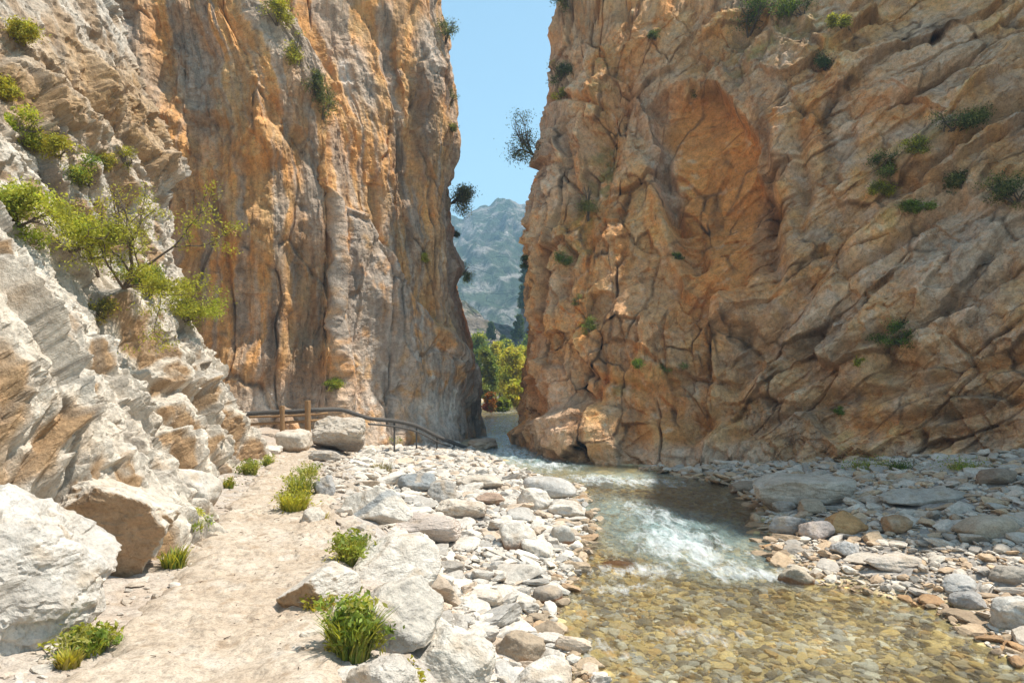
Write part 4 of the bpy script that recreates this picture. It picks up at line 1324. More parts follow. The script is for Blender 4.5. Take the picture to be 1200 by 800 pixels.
STONES = stone_list(LSL, 'left') + stone_list(LST, 'left') + stone_list(RST, 'right') + stone_list(SHO, 'path') + stone_list(SHL, 'path') + stone_list(SHP, 'path')
STONES.sort(key=lambda t: -(t[2] / t[1]) * (1 if t[4] else 0.01))
PAL = {'left': [((0.66, 0.60, 0.525), 'whitish'), ((0.71, 0.655, 0.58), 'whitish'), ((0.54, 0.495, 0.44), 'grey'), ((0.60, 0.485, 0.375), 'tan'), ((0.48, 0.45, 0.41), 'grey'), ((0.66, 0.60, 0.525), 'whitish'), ((0.69, 0.63, 0.55), 'whitish')],
       'right': [((0.55, 0.48, 0.40), 'grey'), ((0.64, 0.56, 0.47), 'light grey'), ((0.52, 0.385, 0.265), 'brown'), ((0.45, 0.40, 0.345), 'grey'), ((0.60, 0.44, 0.29), 'tan'), ((0.67, 0.59, 0.495), 'light grey')],
       'path': [((0.58, 0.52, 0.45), 'pale'), ((0.50, 0.42, 0.34), 'tan')]}
WHERE = {'left': 'among the sunlit stones on the left bank of the stream', 'right': 'among the stones on the shaded right bank of the stream', 'path': 'along the dusty edge of the footpath'}
N_OWN = 245
gv, gf, gcol, goff = [], [], [], 0
for k, (x, y, s, zone, vis) in enumerate(STONES):
    c, word = PAL[zone][rng.randint(len(PAL[zone]))]
    c = np.array(c) * rng.uniform(0.82, 1.1)
    z = float(gz(x, y))
    wl = float(water_z(y))
    wet_s = z < wl + 0.0 and zone != 'path'
    if wet_s:
        c = c * np.array((0.74, 0.62, 0.49))
    sc = np.array((rng.uniform(0.8, 1.5), rng.uniform(0.65, 1.1), rng.uniform(0.3, 0.7) * (0.62 if s > 0.15 else 1.0))) * 2 * s
    e = (rng.uniform(-0.35, 0.35), rng.uniform(-0.35, 0.35), rng.uniform(0, 6.28))
    ti = rng.randint(14)
    zz = z + sc[2] * (0.24 if zone != 'path' else 0.12)
    if k < N_OWN:
        o = bpy.data.objects.new('stone', TEMPL[ti])
        o.location = (x, y, zz)
        o.rotation_euler = e
        o.scale = sc
        o.color = (c[0], c[1], c[2], 1)
        COL.objects.link(o)
        big = 'large' if s > 0.15 else 'small'
        if wet_s:
            tag(o, '%s wet brown stained stone at the waterline of the %s bank' % (big, 'sunlit left' if zone == 'left' else 'shaded right'), 'stone', '%s wet stones of the %s waterline' % (big, zone))
        else:
            tag(o, '%s loose %s stone %s' % (big, word, WHERE[zone]), 'stone', '%s %s stones %s' % (big, word, WHERE[zone]))
    else:
        T = TLOW[ti] if s / y > 0.0052 else TMIN[ti]
        v = rot(T[0] * 0.5 * sc, math.degrees(e[0]), math.degrees(e[1]), math.degrees(e[2])) + np.array((x, y, zz))
        gv.append(v)
        gf.append(T[1] + goff)
        goff += len(v)
        gcol.append(np.repeat(c[None], len(v), 0))
o = link('gravel', mesh_np('gravel', np.concatenate(gv), np.concatenate(gf), np.concatenate(gcol), False), M_GRAVEL)
tag(o, 'countless smaller stones and gravel covering both banks', 'gravel', kind='stuff')
print('stones', len(STONES), goff)

UP = [(0.66, 0.48, 0.21), (0.60, 0.45, 0.22), (0.48, 0.39, 0.25), (0.58, 0.53, 0.42), (0.22, 0.18, 0.13), (0.70, 0.54, 0.26), (0.58, 0.38, 0.17), (0.72, 0.68, 0.57), (0.19, 0.165, 0.13), (0.42, 0.40, 0.36)]
gv, gf, gcol, goff = [], [], [], 0
for x, y, s in UST:
    z = float(gz(x, y))
    wl = float(water_z(y))
    sc = np.array((rng.uniform(0.9, 1.4), rng.uniform(0.8, 1.2), rng.uniform(0.3, 0.6))) * 2 * s
    z = min(z + sc[2] * 0.15, wl - sc[2] * 0.5 - 0.015) if rng.uniform() < 0.985 else z + sc[2] * 0.2
    T = TLOW[rng.randint(14)]
    v = rot(T[0] * 0.5 * sc, rng.uniform(-14, 14), rng.uniform(-14, 14), rng.uniform(0, 360)) + np.array((x, y, z))
    gv.append(v)
    gf.append(T[1] + goff)
    goff += len(v)
    pat = float(fbm(np.array([[x * 0.9, y * 0.9, 0.0]], np.float32), 3)[0])
    c = np.array(UP[rng.randint(len(UP))]) * rng.uniform(0.75, 1.2) * (1.2 + 0.7 * pat) * (0.6 if 11.5 < y < 17 else 1.0)
    gcol.append(np.repeat(c[None], len(v), 0))
o = link('riverbed_cobbles', mesh_np('riverbed_cobbles', np.concatenate(gv), np.concatenate(gf), np.concatenate(gcol), False), M_GRAVEL)
tag(o, 'golden brown cobbles lying under the clear water', 'cobbles', kind='stuff')
print('cobbles', len(UST))
# ------------------------------------------------------------------ plants
def leaf_material(name):
    N = NT(name)
    at = N.n('Attribute', attribute_name='Col').outputs['Color']
    geo = N.n('NewGeometry')
    nz = N.noise(geo.outputs['Position'], 3.0, 3.0, 0.6)
    c = N.mixc(1.0, at, N.ramp(nz, [(0.3, 0.72), (0.7, 1.25)]), 'MULTIPLY')
    p = N.princ(c, 0.6, None, 0.25)
    t = N.n('BsdfTranslucent')
    N.l(N.mixc(1.0, c, (1.5, 1.45, 0.7, 1), 'MULTIPLY'), t.inputs['Color'])
    m = N.n('MixShader')
    m.inputs[0].default_value = 0.38
    N.l(p.outputs[0], m.inputs[1])
    N.l(t.outputs[0], m.inputs[2])
    return N.finish(m.outputs[0])


def bark_material():
    N = NT('bark')
    geo = N.n('NewGeometry')
    n = N.noise(N.mapping(geo.outputs['Position'], (1, 1, 0.25)), 30, 6, 0.7)
    c = N.ramp(n, [(0.3, (0.07, 0.05, 0.035)), (0.7, (0.21, 0.16, 0.12))])
    return N.finish(N.princ(c, 0.9, N.bump(n, 0.6, 0.01), 0.2).outputs[0])


M_LEAF = leaf_material('leaves')
M_BARK = bark_material()
YG, GRN, OLV, DKG, YEL, PINE, RED = (0.36, 0.36, 0.05), (0.16, 0.23, 0.04), (0.20, 0.205, 0.075), (0.075, 0.105, 0.04), (0.42, 0.36, 0.05), (0.04, 0.065, 0.035), (0.33, 0.12, 0.03)


def tubes(segs, sides=5):
    V, F, off = [], [], 0
    a = np.linspace(0, 2 * math.pi, sides, endpoint=False)
    for p0, r0, p1, r1 in segs:
        p0, p1 = np.array(p0), np.array(p1)
        d = p1 - p0
        d = d / (np.linalg.norm(d) + 1e-9)
        u = np.cross(d, (0.31, 0.82, 0.48))
        u /= np.linalg.norm(u) + 1e-9
        v = np.cross(d, u)
        ring = np.cos(a)[:, None] * u + np.sin(a)[:, None] * v
        V += [p0 + ring * r0, p1 + ring * r1]
        i = np.arange(sides)
        F.append(np.stack([i, (i + 1) % sides, (i + 1) % sides + sides, i + sides], 1) + off)
        off += 2 * sides
    return np.concatenate(V), np.concatenate(F)


def grow(r, p, d, L, rad, depth, up, spread, segs, tips, kids=(2, 3), nseg=4):
    p = np.array(p, float)
    d = np.array(d, float)
    for k in range(nseg):
        d = d + r.normal(size=3) * 0.16 + np.array((0, 0, up)) * 0.12
        d /= np.linalg.norm(d)
        q = p + d * L / nseg
        r1 = rad * (1 - 0.45 * (k + 1) / nseg)
        segs.append((p, rad * (1 - 0.45 * k / nseg), q, r1))
        p = q
        if depth <= 1:
            tips.append(p.copy())
        if depth > 0 and k >= 1 and k < nseg - 1 and r.uniform() < 0.6:
            dd = d + r.normal(size=3) * spread
            grow(r, p, dd / np.linalg.norm(dd), L * r.uniform(0.45, 0.65), r1 * 0.6, depth - 1, up, spread, segs, tips, kids, nseg)
    if depth > 0:
        for _ in range(r.randint(kids[0], kids[1] + 1)):
            dd = d + r.normal(size=3) * spread
            grow(r, p, dd / np.linalg.norm(dd), L * r.uniform(0.55, 0.8), rad * 0.5, depth - 1, up, spread, segs, tips, kids, nseg)
    else:
        tips.append(p.copy())


def leaf_cloud(r, C, n, rad, size, cols, flat=0.7, lean=0.0):
    """n small folded leaves scattered round each of the points C"""
    C = np.asarray(C)
    m = len(C) * n
    ctr = np.repeat(C, n, 0) + r.normal(size=(m, 3)) * rad * np.array((1, 1, flat))
    t = r.normal(size=(m, 3)) + np.array((0, 0, lean))
    t /= np.linalg.norm(t, axis=1, keepdims=True)
    s = np.cross(t, r.normal(size=(m, 3)))
    s /= np.linalg.norm(s, axis=1, keepdims=True)
    L = size * r.uniform(0.6, 1.35, (m, 1))
    V = np.stack([ctr - t * L, ctr + s * L * 0.42, ctr + t * L, ctr - s * L * 0.42], 1).reshape(-1, 3)
    F = np.arange(m * 4).reshape(-1, 4)
    cols = np.array(cols)
    cl = cols[r.randint(len(cols), size=len(C))]
    c = np.repeat(cl, n, 0) * r.uniform(0.65, 1.3, (m, 1))
    return V, F, np.repeat(c, 4, 0)


def blades(r, n, h, w, cols, base=0.12, lean=0.55, spread=None, width=0.006):
    """a tuft of curved grass or weed blades standing round the origin"""
    a = r.uniform(0, 2 * math.pi, n)
    rr = w * 0.5 * np.sqrt(r.uniform(0, 1, n)) * (0.55 if spread is None else spread)
    root = np.stack([np.cos(a) * rr, np.sin(a) * rr, np.full(n, -0.02)], 1)
    b = a + r.normal(size=n) * 0.7
    out = np.stack([np.cos(b), np.sin(b), np.zeros(n)], 1)
    hh = h * r.uniform(0.45, 1.0, n)[:, None]
    ln = (lean * r.uniform(0.2, 1.1, n))[:, None] * hh
    sd = np.stack([-np.sin(b), np.cos(b), np.zeros(n)], 1) * width * r.uniform(0.6, 1.4, n)[:, None]
    rows = []
    for t, ww in ((0, 1.0), (0.4, 0.95), (0.75, 0.65), (1.0, 0.08)):
        c = root + out * ln * t ** 1.8 + np.array((0, 0, 1.0)) * hh * (t - 0.22 * t * t)
        rows += [c - sd * ww, c + sd * ww]
    V = np.stack(rows, 1).reshape(-1, 3)
    k = np.arange(n)[:, None] * 8
    F = np.concatenate([k + np.array(q) for q in ((0, 1, 3, 2), (2, 3, 5, 4), (4, 5, 7, 6))])
    c = np.array(cols)[r.randint(len(cols), size=n)] * r.uniform(0.7, 1.25, (n, 1))
    return V, F, np.repeat(c, 8, 0)


def tuft(pos, h, w, label, cols, seed, n=260, leafy=0.0, lean=0.55, width=0.006, name='grass_tuft', cat='grass tuft', group=None, stems=None):
    r = np.random.RandomState(seed)
    V, F, c = blades(r, n, h, w, cols, lean=lean, width=width)
    Vs, Fs, Cs = [V], [F], [c]
    if leafy:
        pts = np.stack([r.normal(size=40) * w * 0.22, r.normal(size=40) * w * 0.22, h * r.uniform(0.15, 0.8, 40)], 1)
        v2, f2, c2 = leaf_cloud(r, pts, int(16 * leafy), w * 0.09, 0.016 + 0.02 * h, cols)
        Fs.append(f2 + len(V))
        Vs.append(v2)
        Cs.append(c2)
    o = link(name, mesh_np(name, np.concatenate(Vs), np.concatenate(Fs), np.concatenate(Cs), False), M_LEAF)
    o.location = pos
    return tag(o, label, cat, group)


def ptuft(px, py, wpx, hpx, label, cols, seed, **kw):
    """a tuft rooted where this photo point meets the ground"""
    x, y, z = ray_ground(px, py)
    if abs(x - path_c(y)) < path_w(y) + 0.1:
        z = max(z, float(path_z(y)) - 0.03)
    m = y / FPX
    return tuft((x, y, z), hpx * m * 1.05, wpx * m, label, cols, seed, **kw)


WEED = [YG, (0.29, 0.33, 0.06), (0.20, 0.26, 0.05), (0.42, 0.39, 0.12)]
LUSH = [(0.20, 0.27, 0.05), (0.24, 0.31, 0.06), YG, (0.42, 0.40, 0.12)]
DRY = [YEL, (0.40, 0.33, 0.10), YG]
ptuft(345, 602, 48, 34, 'yellow green grass bank hanging over the right edge of the footpath, halfway along', [YEL, YG, (0.36, 0.36, 0.05)], 1, n=500, leafy=0.6)
ptuft(352, 583, 40, 34, 'bright green weed clump right of the footpath bend', WEED, 2, n=360, leafy=0.8)
ptuft(361, 562, 30, 22, 'small green clump farthest along the right edge of the footpath', WEED, 3, n=240, leafy=0.6)
ptuft(372, 612, 44, 16, 'low yellowish sprigs under the grass bank at the path edge', DRY, 4, n=200)
ptuft(411, 662, 46, 46, 'leafy light green plant growing in the pale outcrop of the path shoulder', WEED, 5, n=320, leafy=1.4)
ptuft(412, 772, 72, 74, 'tall leafy green weed in the foreground at the right edge of the footpath', LUSH, 6, n=520, leafy=2.2)
ptuft(374, 722, 40, 26, 'dry yellow sprigs in front of the brown faced rock by the path', DRY, 7, n=160, leafy=0.5)
ptuft(388, 776, 26, 16, 'tiny yellow plant beside the tall leafy foreground weed', DRY, 8, n=90, leafy=0.5)
ptuft(466, 800, 60, 18, 'mossy yellow green cushion at the lower border of the view', [YG, YEL], 9, n=500, leafy=1.0, lean=0.9)
ptuft(104, 766, 54, 34, 'spreading green weed at the foot of the huge corner boulder', LUSH, 10, n=420, leafy=1.4, lean=0.8)
ptuft(80, 782, 40, 30, 'dry yellow grass against the huge corner boulder', DRY, 11, n=220)
ptuft(224, 634, 42, 42, 'dense green weed on the left edge of the footpath below the white knob', LUSH, 12, n=420, leafy=1.6)
ptuft(204, 664, 46, 32, 'thin green and straw grass beside the jutting block', [GRN, YEL, YG], 13, n=240)
ptuft(232, 606, 26, 22, 'small straw grass under the white knob of rock', DRY, 14, n=160)
ptuft(268, 572, 18, 14, 'low grass strip along the slope foot on the left of the footpath', [YG, GRN, YEL], 15, n=260, leafy=0.4)
ptuft(293, 556, 26, 20, 'green weeds at the slope foot where the footpath narrows', WEED, 16, n=420, leafy=1.2)
ptuft(314, 546, 18, 14, 'farthest green tuft on the left side of the footpath', WEED, 17, n=160, leafy=0.6)
ptuft(463, 524, 16, 14, 'little green plant among the stones under the dark pipe', LUSH, 18, n=120, leafy=0.8)
ptuft(436, 514, 16, 10, 'little green sprig right of the big grey brown boulder', WEED, 19, n=80, leafy=0.6)
ptuft(448, 556, 40, 20, 'dry grey twiggy scrub among the stones on the flat', [(0.25, 0.20, 0.10), OLV, (0.33, 0.28, 0.16)], 20, n=200)
ptuft(336, 530, 14, 14, 'green sprig under the rusty rock at the path end', LUSH, 21, n=80, leafy=0.4)
ptuft(1018, 551, 60, 14, 'low green herb strip at the foot of the right wall behind the flat rock', LUSH, 22, n=300, leafy=1.0)
ptuft(1054, 553, 40, 14, 'dark green herbs at the foot of the right wall, in the middle of three', [GRN, DKG], 23, n=240, leafy=1.0)
ptuft(1132, 552, 60, 14, 'green herbs beside the brown rounded boulder at the right wall', LUSH, 24, n=300, leafy=1.0)


def shrub(surf, px, py, wpx, hpx, label, cols, seed, name='shrub', cat='shrub', tips_n=26, leaf=0.05, sparse=1.0, up=0.6, out=0.4, depth=2, group=None, stem=True):
    """a shrub rooted in the rock where the photo shows it"""
    if surf is None:
        x, y, z = ray_ground(px, py)
        P_, N_ = Vector((x, y, z)), Vector((0, 0, 1))
    else:
        P_, N_ = surf.hit(px, py)
    m = P_.y / FPX
    W, H = wpx * m, hpx * m
    r = np.random.RandomState(seed)
    root = empty(name, P_ - N_ * 0.06)
    tag(root, label, cat, group)
    segs, tips = [], []
    nb = 5
    for k in range(nb):
        d = np.array((r.normal() * 0.8 * W / (W + H), r.normal() * 0.35, up)) + np.array(N_) * out
        d /= np.linalg.norm(d)
        grow(r, (r.normal() * W * 0.06, 0, 0), d, H * 0.55, 0.012 + 0.014 * H, depth, 0.3, 0.75, segs, tips)
    tips = np.array(tips)
    c0 = np.array((0, 0, H * 0.5)) + np.array(N_) * W * 0.18
    sc = np.array((W / 2 / (np.abs(tips[:, 0] - tips[:, 0].mean()).max() + 1e-6), 0, H / (tips[:, 2].max() - min(tips[:, 2].min(), 0) + 1e-6)))
    sc[1] = min(sc[0], sc[2])
    sc = np.clip(sc, 0.3, 2.5)
    tips = tips * sc
    segs = [(np.array(a) * sc, ra, np.array(b_) * sc, rb) for a, ra, b_, rb in segs]
    if stem:
        V, F = tubes(segs, 4)
        link('stems', mesh_np('stems', V, F), M_BARK, root)
    if len(tips) > 170:
        tips = tips[r.choice(len(tips), 170, False)]
    fr_ = 2.6 / max(W, H)
    keep = perlin(tips * fr_ + seed * 3.7) > 0.0
    if keep.sum() > 12:
        tips = tips[keep]
    V, F, c = leaf_cloud(r, tips, max(3, int(tips_n * sparse * 0.85)), 0.10 * (W + H) / 2 + 0.01, leaf * 0.55, cols)
    c = c * (0.8 + 0.5 * (perlin(V * fr_ * 1.5 + seed) > 0))[:, None]
    link('foliage', mesh_np('foliage', V, F, c, False), M_LEAF, root)
    return root


# the green ledge across the left slope
S = ls
BR = [(0.36, 0.38, 0.06), YG, (0.26, 0.32, 0.045), (0.44, 0.42, 0.08)]
shrub(S, 25, 262, 110, 55, 'bright green bush cut by the left border, lowest end of the grassy ledge', BR, 31, tips_n=110, leaf=0.045)
shrub(S, 80, 300, 100, 50, 'bright green bush on the ledge next to the one cut by the left border', BR, 32, tips_n=110, leaf=0.045)
shrub(S, 118, 325, 76, 60, 'dense green bush in the middle of the ledge, left of the bare branched little tree', BR + [GRN], 33, tips_n=100, leaf=0.04)
shrub(S, 150, 285, 80, 70, 'sparse twiggy bush with brownish leaves behind the ledge bushes', [(0.30, 0.25, 0.06), YG, YEL], 34, tips_n=9, leaf=0.035)
shrub(S, 180, 345, 50, 40, 'green bush under the leaning trunk of the little tree', [GRN, YG], 35, tips_n=70, leaf=0.04)
shrub(S, 222, 378, 56, 44, 'yellow green grassy bush at the right end of the ledge', [YG, (0.30, 0.34, 0.04)], 36, tips_n=80, leaf=0.045)
shrub(S, 128, 372, 34, 30, 'small olive brown plant hanging below the ledge', [YEL, OLV, (0.25, 0.20, 0.06)], 37, tips_n=24, leaf=0.035)
shrub(S, 104, 215, 60, 36, 'yellow green plant in the groove above the ledge bushes', [YG, GRN], 38, tips_n=40, leaf=0.045)
shrub(S, 38, 160, 70, 34, 'green grassy plant in the upper groove of the slope', [YG, (0.25, 0.30, 0.04)], 39, tips_n=40, leaf=0.05)
shrub(S, 70, 180, 50, 26, 'low yellow green growth below the upper groove plant', [YG, YEL], 40, tips_n=30, leaf=0.045)
shrub(S, 24, 48, 48, 24, 'yellow green cushion plant high on the slope near the top left corner', [YG, YEL], 41, tips_n=50, leaf=0.05)
shrub(S, 5, 108, 26, 30, 'small yellow plant at the left border high on the slope', [YEL, YG], 42, tips_n=30, leaf=0.045)
shrub(S, 130, 200, 20, 22, 'small olive tuft on the bare grey rock left of the orange face', [OLV, YEL], 43, tips_n=24, leaf=0.04)
shrub(S, 154, 200, 18, 26, 'thin yellowish sprig on the edge of the grey rib', [YEL, YG], 44, tips_n=14, leaf=0.035)

# the little tree that leans out from the ledge
P_, N_ = S.hit(150, 335)
m = P_.y / FPX
root = empty('leaning_tree', P_)
tag(root, 'small sparse yellow green tree leaning out from the ledge in front of the orange wall', 'tree')
r = np.random.RandomState(77)
segs, tips = [], []
for tx, ty_, rad in ((192, 268, 0.04), (204, 245, 0.028), (172, 280, 0.024), (222, 312, 0.016), (202, 318, 0.016)):
    q = np.array((0.0, 0, 0))
    tgt = np.array(((tx - 150) * m, -0.3 + 0.3 * r.normal(), (335 - ty_) * m))
    d = tgt / np.linalg.norm(tgt)
    grow(r, q, d, np.linalg.norm(tgt) * 0.72, rad, 2, 0.25, 0.6, segs, tips, (2, 3), 5)
V, F = tubes(segs, 5)
link('trunk', mesh_np('trunk', V, F), M_BARK, root)
tips = np.array(tips)
tips = tips[r.choice(len(tips), min(260, len(tips)), False)]
V, F, c = leaf_cloud(r, tips, 30, 0.085, 0.022, [(0.40, 0.37, 0.05), YG, (0.36, 0.36, 0.05)], 0.5)
link('crown', mesh_np('crown', V, F, c, False), M_LEAF, root)

# on the left wall
S = lw
OL = [OLV, (0.20, 0.19, 0.06), DKG]
shrub(S, 384, 145, 34, 48, 'olive green bush in the cleft at the top of the grey pillar', OL, 51, tips_n=60, leaf=0.06)
shrub(S, 372, 112, 26, 34, 'smaller olive bush above the one in the cleft of the left wall', OL, 52, tips_n=50, leaf=0.06)
shrub(S, 352, 72, 20, 40, 'yellowish bush hanging on the pillar edge high on the left wall', [YEL, OLV, YG], 53, tips_n=45, leaf=0.06)
shrub(S, 326, 26, 36, 40, 'yellow green bush at the top of the left wall where the pillar meets the frame', [YEL, YG, OLV], 54, tips_n=50, leaf=0.06)
shrub(S, 398, 452, 20, 16, 'small bright green plant near the foot of the left wall', [YG, GRN], 55, tips_n=30, leaf=0.05)
shrub(S, 527, 50, 26, 30, 'small dark tree leaning into the sky from the top of the left wall', [DKG, OLV], 56, 'cliff_tree', 'tree', tips_n=24, leaf=0.06, out=1.2)
shrub(S, 534, 122, 16, 24, 'thin green bush on the sky edge of the left wall', [DKG, OLV], 57, tips_n=18, leaf=0.05, out=1.0)
shrub(S, 536, 155, 12, 16, 'tiny yellow bush on the sky edge of the left wall', [YG, OLV], 58, tips_n=18, leaf=0.05, out=1.0)
shrub(S, 539, 240, 36, 38, 'dark rounded tree growing out of the left wall against the far mountain', [OLV, DKG, (0.22, 0.19, 0.07)], 59, 'cliff_tree', 'tree', tips_n=50, leaf=0.07, out=1.4)
shrub(S, 541, 280, 12, 10, 'dark green knot of leaves on the left wall edge below the rounded tree', [DKG], 60, tips_n=24, leaf=0.05, out=0.9)
shrub(S, 548, 325, 12, 24, 'green growth along the stepped lower edge of the left wall', [OLV, GRN], 61, tips_n=20, leaf=0.05, out=0.7)
shrub(S, 503, 307, 10, 14, 'small yellow tuft in the middle of the left wall', [YG], 62, tips_n=20, leaf=0.04)

# on the right wall
S = rw
shrub(S, 620, 178, 40, 60, 'dark feathery tree hanging out over the gap from the right wall', [DKG, OLV, DKG], 71, 'cliff_tree', 'tree', tips_n=26, leaf=0.07, out=1.6, up=0.5)
shrub(S, 662, 14, 24, 28, 'dark tree top at the upper end of the right wall edge', [DKG, OLV], 72, 'cliff_tree', 'tree', tips_n=24, leaf=0.07, out=1.3)
shrub(S, 652, 96, 34, 26, 'grey green bush spread on the ledge of the right wall edge', [OLV, DKG, (0.13, 0.14, 0.08)], 74, tips_n=40, leaf=0.06, out=0.7)
shrub(S, 653, 112, 22, 16, 'yellow green bush just below the grey green one on the right wall edge', [YG, OLV], 75, tips_n=26, leaf=0.05)
shrub(S, 612, 312, 14, 16, 'small dark bush on the inner edge of the right wall', [DKG], 76, tips_n=22, leaf=0.06, out=0.9)
shrub(S, 872, 45, 62, 50, 'large dark green bush in the hollow at the top of the right wall', [DKG, GRN, DKG], 77, tips_n=70, leaf=0.06)
shrub(S, 930, 18, 60, 34, 'dark green bush right of the large one, at the upper border of the view', [DKG, GRN], 78, tips_n=60, leaf=0.06)
shrub(S, 984, 30, 24, 18, 'small yellow green bush on the upper right wall', [YG, OLV], 79, tips_n=40, leaf=0.05)
shrub(S, 962, 78, 22, 26, 'small dark bush under the yellow green one on the upper right wall', [DKG], 80, tips_n=26, leaf=0.05)
shrub(S, 1036, 200, 46, 30, 'green bush at the left end of the slanting ledge on the right wall', [DKG, OLV, GRN], 81, tips_n=60, leaf=0.05)
shrub(S, 1072, 184, 30, 20, 'yellowish bush second along the slanting ledge of the right wall', [OLV, YG], 82, tips_n=40, leaf=0.05)
shrub(S, 1118, 160, 64, 28, 'dark bush at the upper end of the slanting ledge on the right wall', [DKG, OLV], 83, tips_n=60, leaf=0.05)
shrub(S, 1186, 238, 48, 40, 'dark bush near the right border on the right wall', [DKG, OLV], 84, tips_n=60, leaf=0.05)
shrub(S, 1124, 228, 26, 22, 'small dark bush left of the one near the right border', [DKG, OLV], 85, tips_n=36, leaf=0.05)
shrub(S, 1074, 248, 34, 14, 'low green growth on the slope under the slanting ledge', [OLV, GRN], 86, tips_n=36, leaf=0.045)
shrub(S, 1026, 232, 34, 14, 'yellow green growth below the left end of the slanting ledge', [YG, OLV], 87, tips_n=32, leaf=0.045)
shrub(S, 1054, 412, 52, 28, 'green bush alone in the middle of the lower right wall', [GRN, DKG, (0.12, 0.17, 0.03)], 88, tips_n=60, leaf=0.045)
shrub(S, 1000, 428, 14, 10, 'tiny plant left of the lone green bush on the right wall', [YG], 89, tips_n=20, leaf=0.035)
shrub(S, 978, 484, 14, 8, 'tiny green plant low on the right wall', [GRN], 90, tips_n=20, leaf=0.035)
shrub(S, 686, 260, 22, 44, 'mossy green growth hanging in the crack left of the orange hollow', [OLV, (0.16, 0.17, 0.04)], 91, tips_n=30, leaf=0.045)
shrub(S, 660, 310, 22, 14, 'green plant on the right wall near the narrows, level with the far mountain', [GRN, OLV], 92, tips_n=30, leaf=0.045)
shrub(S, 688, 384, 20, 18, 'green plant on the lower right wall near the narrows', [GRN, OLV], 93, tips_n=30, leaf=0.04)
shrub(S, 672, 362, 12, 14, 'tiny green tuft just above the plant on the lower right wall', [OLV], 94, tips_n=20, leaf=0.04)
shrub(S, 786, 442, 34, 12, 'low mossy strip along the crack of the lower right wall', [OLV, GRN], 95, tips_n=34, leaf=0.035)
shrub(S, 752, 428, 12, 12, 'tiny plant above the mossy strip on the lower right wall', [GRN], 96, tips_n=18, leaf=0.035)
shrub(S, 800, 300, 14, 10, 'tiny dark plant in the orange hollow of the right wall', [DKG, GRN], 97, tips_n=18, leaf=0.04)
shrub(S, 815, 124, 16, 14, 'small dark plant above the orange hollow', [DKG, OLV], 98, tips_n=24, leaf=0.05)
shrub(S, 763, 52, 14, 14, 'small dark plant high between the right wall edge and the large bush', [DKG, OLV], 99, tips_n=24, leaf=0.05)


# ---- trees beyond the narrows
def tree(px, Y, hpx, wpx, label, cols, seed, name='tree', leaf=0.16, n=70, conic=False, base=None):
    x = (px - CX) / FPX * Y
    z = float(gz(x, Y)) if base is None else base
    H, W = hpx * Y / FPX, wpx * Y / FPX
    r = np.random.RandomState(seed)
    root = empty(name, (x, Y, z - 0.1))
    tag(root, label, 'tree', 'trees beyond the narrows')
    segs, tips = [], []
    p = np.zeros(3)
    for k in range(8):
        q = np.array((r.normal() * 0.05 * W, r.normal() * 0.05 * W, H * 0.92 * (k + 1) / 8))
        r0, r1 = 0.022 * H * (1 - k / 8.5), 0.022 * H * (1 - (k + 1) / 8.5)
        segs.append((p, r0, q, r1))
        t = (k + 1) / 8
        if t > 0.2:
            for _ in range(5):
                a = r.uniform(0, 6.28)
                ln = W * 0.5 * ((1.08 - t) ** 0.8 if conic else math.sin(math.pi * min(1, 0.12 + 0.9 * t)) ** 0.6) * r.uniform(0.6, 1.1)
                e = q + np.array((math.cos(a) * ln, math.sin(a) * ln, ln * (0.15 if conic else 0.45)))
                segs.append((q, r1 * 0.5, e, r1 * 0.12))
                for u in (0.45, 0.75, 1.0):
                    tips.append(q + (e - q) * u + r.normal(size=3) * W * 0.04)
        p = q
    tips.append(p)
    V, F = tubes(segs, 5)
    link('trunk', mesh_np('trunk', V, F), M_BARK, root)
    V, F, c = leaf_cloud(r, tips, n, W * 0.085, leaf, cols, 0.7)
    link('crown', mesh_np('crown', V, F, c, False), M_LEAF, root)
    return root


YT = [(0.50, 0.48, 0.07), (0.56, 0.50, 0.08), (0.38, 0.42, 0.06)]
GT = [(0.20, 0.26, 0.05), (0.26, 0.31, 0.06), (0.13, 0.18, 0.04)]
tree(600, 62, 70, 40, 'tall yellow green tree in the middle of the narrows', YT, 101)
tree(584, 66, 78, 30, 'yellow green tree behind the left wall edge in the narrows', YT + GT[:1], 102)
tree(614, 68, 66, 36, 'yellow tree partly hidden behind the right wall in the narrows', YT, 103)
tree(572, 58, 72, 28, 'dark green tree at the left side of the narrows', GT, 104, conic=True)
tree(594, 80, 74, 30, 'green tree standing behind the yellow ones in the narrows', GT + YT[:1], 105)
tree(622, 84, 74, 34, 'dark tree behind the right wall edge in the narrows', GT, 106)
tree(560, 72, 80, 34, 'green tree mostly hidden behind the left wall edge', GT + YT[:1], 107)
tree(606, 55, 34, 24, 'low bright yellow bush like tree by the water in the narrows', YT, 108)
tree(575, 50, 26, 14, 'low rust red shrub by the water in the narrows', [RED, (0.36, 0.2, 0.05), OLV], 109)
tree(588, 51, 18, 16, 'low green shrub by the water in the narrows', GT, 110)
PN = [(0.09, 0.13, 0.06), (0.11, 0.15, 0.06), (0.07, 0.10, 0.05)]
for k, (px_, Y_, h_, w_, z_, lb) in enumerate(((608, 98, 34, 14, 8.5, 'dark pine on the hillside beside the right wall, lowest of three'), (613, 104, 34, 15, 13.5, 'dark pine on the hillside beside the right wall, middle of three'),
                                              (619, 112, 40, 18, 18.5, 'dark pine on the hillside beside the right wall, highest of three'), (590, 100, 22, 12, 7.0, 'small dark pine on the pale hillside between the walls'), (575, 104, 24, 12, 9.0, 'small dark pine on the hillside close to the left wall'))):
    tree(px_, Y_, h_, w_, lb, PN, 120 + k, 'pine_tree', leaf=0.22, n=40, conic=True, base=z_)
